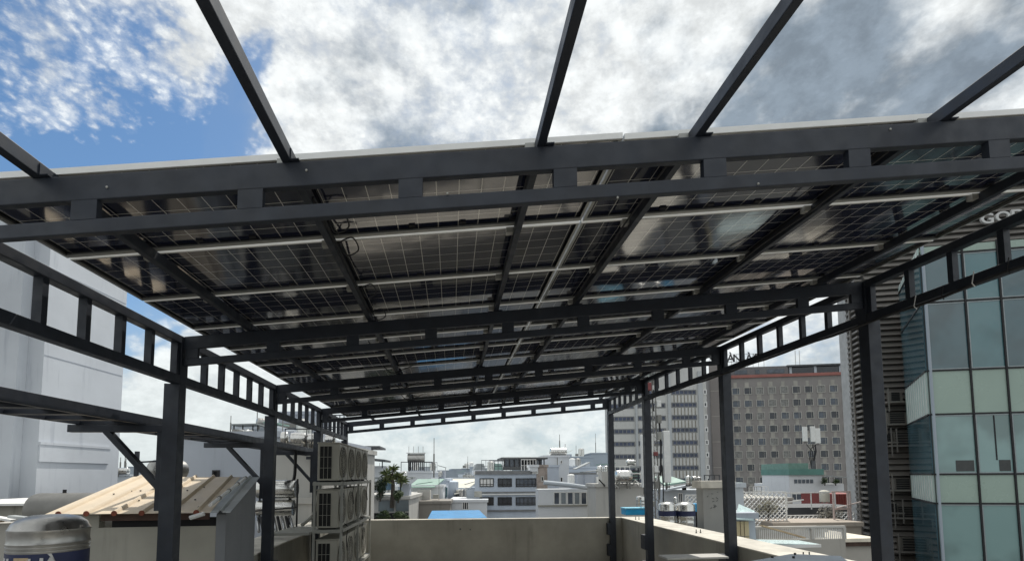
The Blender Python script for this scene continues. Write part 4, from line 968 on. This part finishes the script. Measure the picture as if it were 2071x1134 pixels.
# green roof + clutter behind mast
gh = B('tin_house', 'pale house with green sheet roof between the mast and the banded tanks', 'building', 1340, 1425, 990, 32, depth=5, m=far_pale, coping=False)
xa, za = gh.L(1343, 979); xb, _ = gh.L(1388, 979); _, zt2 = gh.L(1365, 962)
MB().add([(xa, 0, za), (xb, 0, za+.2), (xb-.3, 2, zt2), (xa, 2, zt2), (xa, 0, za-.1), (xb, 0, za+.1), (xb-.3, 2, zt2-.1), (xa, 2, zt2-.1)], [(0, 1, 2, 3), (7, 6, 5, 4), (0, 4, 5, 1), (1, 5, 6, 2), (2, 6, 7, 3), (3, 7, 4, 0)]).build('green_roof', roof_green, gh.t)
MB().bar((xa-.1, -.3, za-.35), (xb+.6, -.3, za+.05), .7, .12).build('awning', far_pale, gh.t)
gh.win(1371, 1380, 996, 1016, fm=white_paint, gm=win_glass2, bars=1, fr=.05); gh.win(1390, 1402, 1000, 1016, fm=white_paint, gm=blue_wall, bars=0, fr=.05)
gh.box('dark_opening', dark_hole, 1380, 1388, 983, 990, -.5, -.42)
for k, px in enumerate((1392, 1404, 1414)):
    tank_px('%s of three crowded steel tanks above the green roofed house' % ORD[k], px, 961+k, 982, 31, wpx=11, vertical=(k != 1), m=(inox, inox_dull, inox_dull)[k], stand=.1)
fr2 = thing('steel_lattice', 'dark rooftop frames and boxes right of the crowded tanks', 'frame', at(1425, 983, 33)); 
for x in (0, .35, .7, 1.05): MB().box(x, x+.05, 0, .05, 0, .75).build('post', roof_dark, fr2)
for z in (.3, .72): MB().box(0, 1.1, -.01, .06, z, z+.05).build('rail', roof_dark, fr2)
MB().box(.05, .3, 0, .3, 0, .28).build('box', black, fr2)
# blank grey block behind second right post
bb = B('stair_block', 'blank grey plastered block with scuffs behind the second right post', 'building', 1420, 1477, 986, 12.6, depth=.4, m=mat('block_grey', (.34, .34, .325), .85, 0, .05, 1.2, streak=.25, bump=.15), a=-3, cm=plaster_top)
for k in range(11):
    x_, z_ = bb.L(random.uniform(1428, 1462), random.uniform(992, 1030)); MB().bar((x_, -.006, z_), (x_+random.uniform(.02, .07), -.006, z_+random.uniform(-.05, .05)), .006, .012).build('scuff', roof_dark, bb.t)
bb2 = B('white_block', 'small white wall sliver right of the second right post', 'building', 1480, 1502, 985, 19, depth=3, m=far_pale, a=-3)
# lattice screens
def lattice(label, px0, px1, py0, py1, Y, sp=.17, w=.035, a=-4, m=white_paint, cat='screen'):
    o = B.__new__(B); o.a = R_(a); P0 = at(px0, py1, Y); o.o = P0.copy(); o.e = Vector((math.cos(o.a), math.sin(o.a), 0)); o.n = Vector((-math.sin(o.a), math.cos(o.a), 0))
    o.t = thing('lattice_screen', label, cat, o.o, o.a); wd = o.L(px1, py1)[0]; h = o.L((px0+px1)/2, py0)[1]
    g = MB(); k = -h
    while k < wd:
        x0 = max(0, k); z0 = x0-k; x1 = min(wd, k+h); z1 = x1-k
        if x1 > x0+.02: g.bar((x0, -.01, z0), (x1, -.01, z1), .02, w, (0, -1, 0)); g.bar((x0, .012, h-z0), (x1, .012, h-z1), .02, w, (0, -1, 0))
        k += sp
    g.build('lattice', m, o.t)
    f = MB(); f.box(-.03, 0, -.03, .03, 0, h).box(wd, wd+.04, -.03, .03, 0, h+.04).box(0, wd, -.03, .03, h, h+.04).box(0, wd, -.03, .03, -.04, 0)
    f.build('frame', m, o.t); return o
lattice('big white diagonal lattice screen right of the second right post', 1494, 1591, 995, 1062, 22, .21, .06)
lattice('small white lattice panel behind the cyan crate', 1387, 1421, 1001, 1018, 24, .2, .05)
lattice('low white lattice fence left of the pink pipe frame', 1592, 1692, 1042, 1064, 23, .22, .075)
lattice('low white lattice fence inside the pink pipe frame', 1694, 1728, 1036, 1064, 23, .22, .075)
vp_ = thing('creeper', 'dry pale creeper tangled in the big lattice screen', 'plant', at(1552, 1030, 21.9)); f = MB(); leaves(f, (0, 0, .1), (.6, .1, .35), 420, .06); f.build('foliage', mat('dry_leaf', (.30, .28, .20), .9, 0, .4, 9.), vp_); MB().tube([(0, 0, -.6), (.1, 0, .2)], .03, 6).build('stem', bark, vp_)
vp2 = thing('creeper', 'dry grey creeper over the low lattice fence', 'plant', at(1678, 1045, 22.8)); f = MB(); leaves(f, (0, 0, .1), (.75, .15, .5), 520, .07); f.build('foliage', mat('dry_leaf2', (.24, .23, .20), .9, 0, .4, 9.), vp2); MB().tube([(0, 0, -.6), (.1, 0, .2)], .03, 6).build('stem', bark, vp2)
# house behind lattices
gh2 = B('green_roof_house', 'white house with deep green roof cladding in front of the hotel', 'building', 1595, 1705, 978, 55, depth=8, m=white_wall, a=-5, coping=False)
x0, zb0 = gh2.L(1595, 960); x1, _ = gh2.L(1662, 960); zt0 = gh2.L(1620, 936)[1]; zm = gh2.L(1620, 948)[1]
MB().box(0, x1, 0, 6, gh2.h+.001, zb0).build('upper_wall', white_wall, gh2.t)
MB().box(-.1, x1+.1, -.25, 6, zb0+.001, zm).build('green_cladding', roof_green2, gh2.t); MB().box(-.1, x1*.58, -.15, 5.9, zm+.001, zt0).build('green_cladding', mat('mid_green_sheet', (.14, .26, .22), .5), gh2.t)
for k, px in enumerate((1609, 1617, 1625, 1633, 1641)): 
    xx, zz_ = gh2.L(px, 969); MB().box(xx-.17, xx+.17, -.05, -.003, gh2.h+.1, zb0-.5).build('window', win_glass2, gh2.t)
MB().bar((x1+.2, 0, zb0-.1), (gh2.w, 0, zb0-.3), 1.5, .08).build('awning', roof_grey, gh2.t)
gh2.win(1600, 1630, 997, 1011, fm=white_paint, gm=win_glass2, bars=2, fr=.08)
shrub('green rooftop shrub beside the green clad house, left', 1668, 979, 54, 8, 14, 400); shrub('green rooftop shrub beside the green clad house, right', 1690, 979, 54, 9, 12, 400)
rr_ = B('red_roof_shed', 'shed clad in dull red corrugated sheet behind the pink pipe frame', 'shed', 1686, 1752, 998, 34, depth=4, m=red_sheet, a=-4, coping=False)
for k in range(14): x = rr_.w*k/14; MB().box(x, x+.06, -.03, -.003, rr_.h-1.2, rr_.h).build('sheet_rib', red_sheet, rr_.t)
rr_.box('ledge', white_paint, 1686, 1752, 1024, 1026.5, -.3, -.003)
dr = B('dark_roof_terrace', 'dark grey sheet roof behind the low lattice fence', 'roof', 1590, 1752, 1025, 30, depth=4, m=roof_dark, a=-4, coping=False)
MB().box(0, dr.w, -.05, -.003, dr.h-.9, dr.h-.85).build('sheet_edge', grey_plastic, dr.t)
pk = thing('pipe_frame', 'pinkish steel pipe frame standing before the red shed', 'frame', at(1688, 1066, 22)); hh = at(1688, 995, 22).z-at(1688, 1066, 22).z; ww = at(1722, 995, 22).x-at(1688, 995, 22).x
pkm = mat('pink_paint', (.55, .45, .42), .6)
for x, h in ((0, hh), (ww*.86, hh), (ww, hh)): MB().box(x, x+.06, 0, .06, 0, h).build('post', pkm, pk)
MB().box(-.05, ww+.06, -.001, .061, hh+.001, hh+.06).build('rail', pkm, pk); MB().bar((.1, -.04, hh*.55), (ww*1.6, -.04, hh*.72), .05, .05).build('rail', pkm, pk); MB().box(0.06, ww, .01, .05, hh*.5, hh*.55).build('rail', pkm, pk)
fr3 = thing('pipe_frame', 'long white rail frame above the dark sheet roof', 'frame', at(1592, 1030, 24)); ww = at(1690, 1030, 24).x-fr3.location.x; hh = at(1600, 997, 24).z-fr3.location.z
for x in (0, ww*.5, ww): MB().box(x, x+.04, 0, .04, 0, hh).build('post', white_paint, fr3)
MB().box(0, ww+.04, -.001, .041, hh+.001, hh+.05).build('rail', white_paint, fr3); MB().bar((0, 0, hh*.45), (.9, 0, hh*.6), .04, .05).build('rail', white_paint, fr3)
tank_px('cream round topped tank behind the rail frame', 1668, 990, 1016, 26, wpx=20, vertical=True, m=roof_cream, stand=.05, ribs=False)
# tan wall, balustrade, ledges
tan = B('tan_wall', 'tan plaster wall below the low lattice fence', 'wall', 1560, 1735, 1064, 21, depth=2, m=mat('tan_plaster', (.40, .345, .29), .85, 0, .08, .8, streak=.3), a=-4)
led = B('ledge_block', 'cream topped block with brown soffit left of the louvred building', 'building', 1661, 1760, 1093, 17.5, depth=2.5, m=beige_wall, a=-2, coping=False)
MB().box(-.06, led.w+.1, -.12, 2.5, led.h-.18, led.h-.02).build('brown_soffit', brown_beam, led.t); MB().box(-.08, led.w+.1, -.2, 2.5, led.h-.019, led.h+.11).build('ledge_top', mat('cream_ledge', (.72, .66, .55), .8), led.t)
ba_ = B('balustrade', 'grey balustrade with close vertical bars beyond the right parapet', 'balustrade', 1524, 1702, 1090, 16.5, depth=.2, m=beige_wall, a=-3, coping=False)
zt_ = ba_.L(1600, 1068)[1]
for k in range(46): x = ba_.w*k/45; MB().box(x, x+.022, .05, .09, ba_.h+.001, zt_).build('baluster', white_paint, ba_.t)
MB().box(-.05, ba_.w+.05, .02, .12, zt_+.001, zt_+.07).build('handrail', cream_wall, ba_.t)
for k in (0, .62, .985): MB().box(ba_.w*k, ba_.w*k+.09, -.01, .13, ba_.h+.002, zt_+.0).build('pier', cream_wall, ba_.t)
bkw = B('backing_wall', 'pale grey wall behind the balustrade', 'wall', 1524, 1660, 1076, 18, depth=.5, m=beige_wall, a=-3)
pl = thing('timber_plank', 'long pale timber plank leaning over the balustrade', 'plank', at(1540, 1062, 16.2)); q = at(1625, 1086, 16.2)-at(1540, 1062, 16.2)
MB().bar((0, 0, 0), q, .2, .05).build('plank', timber, pl)
yb_ = B('yellow_door_box', 'small hut with cream yellow folding door beside the second right post', 'hut', 1486, 1523, 1048, 15.2, depth=1.2, m=grey_wall, a=-3)
x0, z0 = yb_.L(1488, 1092); x1, z1 = yb_.L(1513, 1053)
MB().box(x0, x1, -.04, -.003, z0-.5, z1).build('door', yellow_door, yb_.t)
for k in (.33, .62): MB().box(x0+(x1-x0)*k, x0+(x1-x0)*k+.012, -.05, -.041, z0-.5, z1).build('door_joint', brown_beam, yb_.t)
MB().box(x0, x1, -.05, -.041, z0+.12, z0+.135).build('door_bar', grey_plastic, yb_.t)
gs = thing('glass_awning', 'tilted aqua glass sheet awning over the yellow door hut', 'awning', at(1486, 1049, 15)); q = lambda x, y, Y: at(x, y, Y)-at(1486, 1049, 15)
vs = [q(1486, 1048, 15), q(1524, 1050, 15), q(1526, 1032, 15.9), q(1494, 1018, 16)]; vs = vs+[v+Vector((0, 0, -.03)) for v in vs]
MB().add(vs, [(0, 1, 2, 3), (7, 6, 5, 4), (0, 4, 5, 1), (1, 5, 6, 2), (2, 6, 7, 3), (3, 7, 4, 0)]).build('glass_sheet', aqua, gs)
gt = thing('glass_canopy', 'flat pale glass canopy between the balustrade and the parapet', 'canopy', at(1545, 1100, 14.5)); w_ = at(1660, 1100, 14.5).x-gt.location.x
MB().bar((0, .5, .02), (w_, .5, -.05), 1.0, .03).build('glass_sheet', aqua, gt); MB().box(0, w_, -.02, .0, -.12, -.03).build('edge', white_paint, gt)
# foreground board and pale sheet by the right parapet
bd = thing('board', 'pale flat board resting beside the second right post', 'board', at(1345, 1126, 8.4)); q2 = at(1468, 1126, 8.4)-at(1345, 1126, 8.4)
MB().box(0, q2.x, -.1, .28, -.03, .0).build('board', cream_wall, bd, bev=.004)
b0 = at(1500, 1136, 4.1)
sh2 = thing('pale_blue_sheet', 'pale blue sloping metal sheet at the bottom right', 'sheet', b0); qq = lambda x, y, Y: at(x, y, Y)-b0
vs = [qq(1480, 1140, 3.9), qq(1740, 1152, 3.9), qq(1700, 1123, 5.0), qq(1600, 1119, 5.2)]; vs = vs+[v+Vector((0, 0, -.02)) for v in vs]
MB().add(vs, [(0, 1, 2, 3), (7, 6, 5, 4), (0, 4, 5, 1), (1, 5, 6, 2), (2, 6, 7, 3), (3, 7, 4, 0)]).build('sheet', sheer, sh2)
for (x, y, Y) in ((1562, 1128, 4.6), (1605, 1128, 4.6), (1608, 1121, 5.0)): MB().lathe(qq(x, y, Y), (0, 0, 1), [(0, .012), (.02, .012), (.022, .002)], 8).build('screw', black, sh2)
# ================================================================ louvred building and glass block
LA = -18
lb = B('louvred_building', 'dark brown louvred building behind the nearest right post', 'building', 1768, 2700, 400, 22.5, a=LA, depth=2.3, m=louvre_bk, ztop=13.5, coping=False)
lw = lb.w; n = int((13.5-GZ)/.28); vis0 = int((-6-GZ)/.28)
sl = MB()
for k in range(vis0, n):
    z = k*.28; sl.add([(0, -.16, z), (lw, -.16, z), (lw, -.02, z+.2), (0, -.02, z+.2), (0, -.02, z-.01), (lw, -.02, z-.01)], [(0, 1, 2, 3), (0, 4, 5, 1), (3, 2, 5, 4)])
sl.build('louvres', louvre, lb.t)
# left return with ladder of ledges
sd_ = MB()
for k in range(vis0, n):
    z = k*.28; sd_.box(-.35, -.004, .1, 1.3, z, z+.10)
sd_.build('side_louvres', louvre, lb.t)
MB().box(-.30, -.004, 1.32, 2.28, 0, lb.h-.3).build('pale_edge', mat('pale_side', (.42, .42, .41), .8), lb.t)
MB().box(-.42, -.36, .7, .78, 8, lb.h).build('side_rail', louvre, lb.t)
# split units and cages
def cage(label, px, py, w, h, ring=False):
    x_, z_ = lb.L(px, py, -.5); o = thing('wall_unit', label, 'air conditioner', lb.W(x_, -.55, z_), lb.a, 'caged outdoor units on the louvred wall')
    MB().box(-w/2, w/2, 0, .35, -h/2, h/2).build('casing', mat('unit_brown', (.13, .12, .105), .6), o)
    for k in range(5): z = -h/2+h*(k+.5)/5; MB().box(-w*.42, w*.25, -.02, -.003, z-.035, z+.035).build('grille_slot', dark_hole, o)
    MB().box(-w/2-.2, w/2+.2, -.08, .34, -h/2-.08, -h/2-.002).build('shelf', louvre, o)
    for x in (-w/2-.15, w/2+.1): MB().box(x, x+.05, -.1, -.085, -h/2-.5, h/2+.2).build('bracket', louvre, o)
    return o
for k, (px, py, w, h) in enumerate(((1812, 802, .5, .42), (1817, 845, .9, .5), (1828, 886, .9, .6), (1797, 884, .3, .4), (1828, 978, .8, .5), (1836, 1034, .95, .5), (1807, 1026, .4, .4), (1845, 1100, .95, .6))):
    cage('caged outdoor unit, %s from the top on the brown louvred wall' % ORD[k], px, py, w, h)
# glass block
gbk = B('glass_block', 'teal glass curtain wall block with pale green spandrels at the right edge', 'building', 1889, 2480, 488, 17.5, a=LA, depth=4.4, m=roof_dark, coping=False)
xz = lambda px, py: gbk.L(px, py)
zt_ = xz(1940, 492)[1]; bpy.data.objects.remove(gbk.wall)
cf = lambda x, y, z: (x+max(0, y)*.33*(1 if x < 4 else 0), y, z)
MB().box(0, gbk.w, 0, 4.6, 0, gbk.h, cf).build('wall', roof_dark, gbk.t)
cols = [0, xz(1958, 700)[0]]
pitch = xz(2033, 700)[0]-xz(1958, 700)[0]; x0c = xz(1960, 745)[0]; x1c = xz(2033, 745)[0]; pitch = x1c-x0c; bays = [0.0]; x = x0c
while x < gbk.w: bays.append(x); x += pitch
ys = [(492, 510, 's'), (510, 608, 'g'), (608, 747, 'g'), (747, 836, 's'), (836, 958, 'g'), (958, 1017, 's'), (1017, 1240, 'g')]
dpt = 4.6
glass_var = [mat('teal_glass_%s' % c, col, .03, 0, .1, .4, spec=1.) for c, col in (('deep', (.048, .092, .108)), ('mid', (.06, .135, .15)), ('pale', (.15, .24, .235)))]
for (ya, yb, kd) in ys:
    z1 = xz(1960, ya)[1]; z0 = xz(1960, yb)[1]
    for j in range(min(len(bays)-1, 5)):
        m_ = spandrel if kd == 's' else glass_var[(j+int(ya)) % 2 if ya < 800 else 2]
        MB().box(bays[j]+.03, bays[j+1]-.03, -.05, -.003, z0+.03, z1-.03).build('spandrel_panel' if kd == 's' else 'glazing_panel', m_, gbk.t)
    # return
    rm = spandrel_f if kd == 's' else glass_var[0]
    MB().box(-.05, -.003, .02, dpt, z0+.03, z1-.03, cf).build('return_panel', rm, gbk.t)
    if kd == 's':
        for q in range(10): MB().box(-.07, -.051, .2+q*.44, .24+q*.44, z0+.03, z1-.03, cf).build('return_rib', white_paint, gbk.t)
    MB().box(-.06, bays[5], -.09, -.051, z0-.03, z0+.03).build('transom', black, gbk.t); MB().box(-.08, -.052, .02, dpt, z0-.03, z0+.03, cf).build('transom', black, gbk.t)
for (ya, yb, kd) in ys:
    if kd == 'g':
        z1 = xz(1960, ya)[1]; z0 = xz(1960, yb)[1]
        for j in range(4):
            MB().box(bays[j]+.035, bays[j]+.085, -.066, -.0512, z0+.035, z1-.035).box(bays[j]+.0851, bays[j+1]-.035, -.066, -.0512, z0+.035, z0+.07).box(bays[j]+.0851, bays[j+1]-.035, -.066, -.0512, z1-.08, z1-.035).build('sash_frame', mat('grey_sash', (.30, .34, .35), .4, .4, .05, 4.), gbk.t)
for j in range(1, 5): MB().box(bays[j]-.03, bays[j]+.03, -.10, -.052, xz(1960, 1240)[1], zt_).build('mullion', black, gbk.t)
MB().box(.02, .10, -.12, -.055, xz(1960, 1240)[1], zt_).build('corner_post', far_grey, gbk.t)
# interior hints behind the middle glazing: blinds and cabinets as real shallow pieces
za, zb2 = xz(1960, 930)[1], xz(1960, 955)[1]
for j in range(4): MB().box(bays[j]+.7, bays[j+1]-.1, -.062, -.052, zb2+.05, za).build('cabinet', mat('cabinet_grey', (.06, .065, .065), .6), gbk.t)
for j in range(1, 4): MB().box(bays[j]+.62, bays[j]+.66, -.066, -.052, za, xz(1960, 840)[1]).build('blind_edge', black, gbk.t)
# sign letters on the louvres above
sgn = thing('building_sign', 'pale block letters on the louvres above the glass block', 'sign', lb.W(0, -.3, 0), lb.a)
for ch, px in (('G', 1996.5), ('O', 2028), ('D', 2058)):
    x_, z_ = lb.L(px, 452-(px-1996)*.13, -.3); text_mesh(ch, .66, letter_pale, sgn, (x_, 0, z_), (R_(90), 0, 0), .06, sx=1.15, bold=.014)
# marks on the far parapet
for (px, py, r_) in ((931, 1069, .03), (951, 1070, .022), (1015, 1050, .015), (1035, 1051, .012), (955, 1050, .012)):
    q_ = at(px, py, 15.5); q_ = at(px, py, yv(q_.x, 15.98))
    MB().lathe(q_-Vector(far_p.location), (SK, -1, 0), [(-.01, r_), (.006, r_*.9), (.007, .001)], 10).build('patch_spot', roof_dark, far_p)
# rooftop fittings on the distant houses
def fit(b, n, seed, hmax=1.2, s0=1.):
    rn = random.Random(seed); z = b.h+.18
    for k in range(n):
        x = rn.uniform(.05, .95)*b.w; y = rn.uniform(.2, max(.4, b.d*.7)); c = rn.randrange(6)
        if c == 0:
            w = rn.uniform(.3, .8)*s0; MB().box(x-w/2, x+w/2, y, y+.4, z+.12, z+.12+w*.8).build('vent_box', rn.choice((rack_paint, white_paint, grey_plastic)), b.t)
        elif c == 1: MB().tube([(x, y, z), (x, y, z+hmax*rn.uniform(1, 2.6)*s0)], .03*s0, 6).build('antenna_pole', grey_plastic, b.t)
        elif c == 2:
            w = rn.uniform(1., 2.4)*s0; g = MB(); hh = .9
            for q in range(6): g.box(x+w*q/5, x+w*q/5+.03, y, y+.03, z, z+hh)
            g.box(x, x+w+.03, y-.002, y+.032, z+hh+.001, z+hh+.04).box(x, x+w+.03, y-.002, y+.032, z+.45, z+.48); g.build('guard_rail', rn.choice((steel, white_paint)), b.t)
        elif c == 3:
            r = rn.uniform(.22, .42)*s0; MB().lathe((x, y, z+.15), (0, 0, 1), [(0, r), (r*2.2, r), (r*2.5, r*.7), (r*2.6, .02)], 16).build('small_tank', rn.choice((inox, inox_dull, white_paint)), b.t, True)
        elif c == 4: MB().tube([(x, y, z), (x, y, z+.5), (x+rn.uniform(.5, 2), y, z+.55), (x+1.2, y+.1, z)], .04*s0, 6).build('pipe_run', rn.choice((white_paint, grey_plastic)), b.t)
        else:
            w = rn.uniform(.8, 2.)*s0; MB().bar((x-w/2, y+.5, z+rn.uniform(.7, 1.1)), (x+w/2, y+.5, z+rn.uniform(.8, 1.4)), 1.1, .05).build('tin_cover', rn.choice((roof_grey, roof_green, tin_grey, roof_cream)), b.t); MB().box(x-w*.4, x+w*.4, y+.1, y+.9, z, z+.65).build('shed_box', rn.choice((cream_wall, far_pale, grey_wall)), b.t)
for b_, n_, sd2, s0 in ((gw, 7, 1, .6), (wh, 5, 2, .7), (wh2, 6, 3, .6), (ob, 5, 4, .8), (h6, 4, 5, .7), (w1, 3, 6, .8), (h3, 2, 7, .7), (g3_, 7, 8, 1.), (g1_, 5, 9, 1.1), (h7, 7, 10, 1.2), (h8, 4, 11, 1.2), (gh2, 4, 12, 1.), (bwl, 3, 13, .6), (os_, 8, 14, 3.), (h1, 3, 15, .6), (gb, 5, 16, 1.)):
    fit(b_, n_, sd2, s0=s0)
for k in range(22):
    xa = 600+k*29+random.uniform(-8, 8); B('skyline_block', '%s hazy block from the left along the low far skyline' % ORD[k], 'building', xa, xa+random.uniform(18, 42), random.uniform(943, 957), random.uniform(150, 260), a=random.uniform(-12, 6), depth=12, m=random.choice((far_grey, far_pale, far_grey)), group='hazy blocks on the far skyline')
# ================================================================ plain city blocks filling the distance (rooftops between the named houses)
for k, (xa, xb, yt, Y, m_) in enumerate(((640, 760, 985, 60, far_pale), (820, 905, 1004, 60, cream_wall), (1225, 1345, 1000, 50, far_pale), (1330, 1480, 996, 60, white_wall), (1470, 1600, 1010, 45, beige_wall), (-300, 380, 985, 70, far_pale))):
    _b = B('city_block', ('pale', 'cream', 'grey', 'white', 'beige', 'dim')[k]+' plain block filling the gap '+('behind the outdoor units', 'behind the green awning house', 'behind the cyan box roof', 'at the foot of the office slab', 'behind the big lattice screen', 'far behind the shed')[k], 'building', xa, xb, yt, Y, depth=10, m=m_); fit(_b, 7, 40+k)
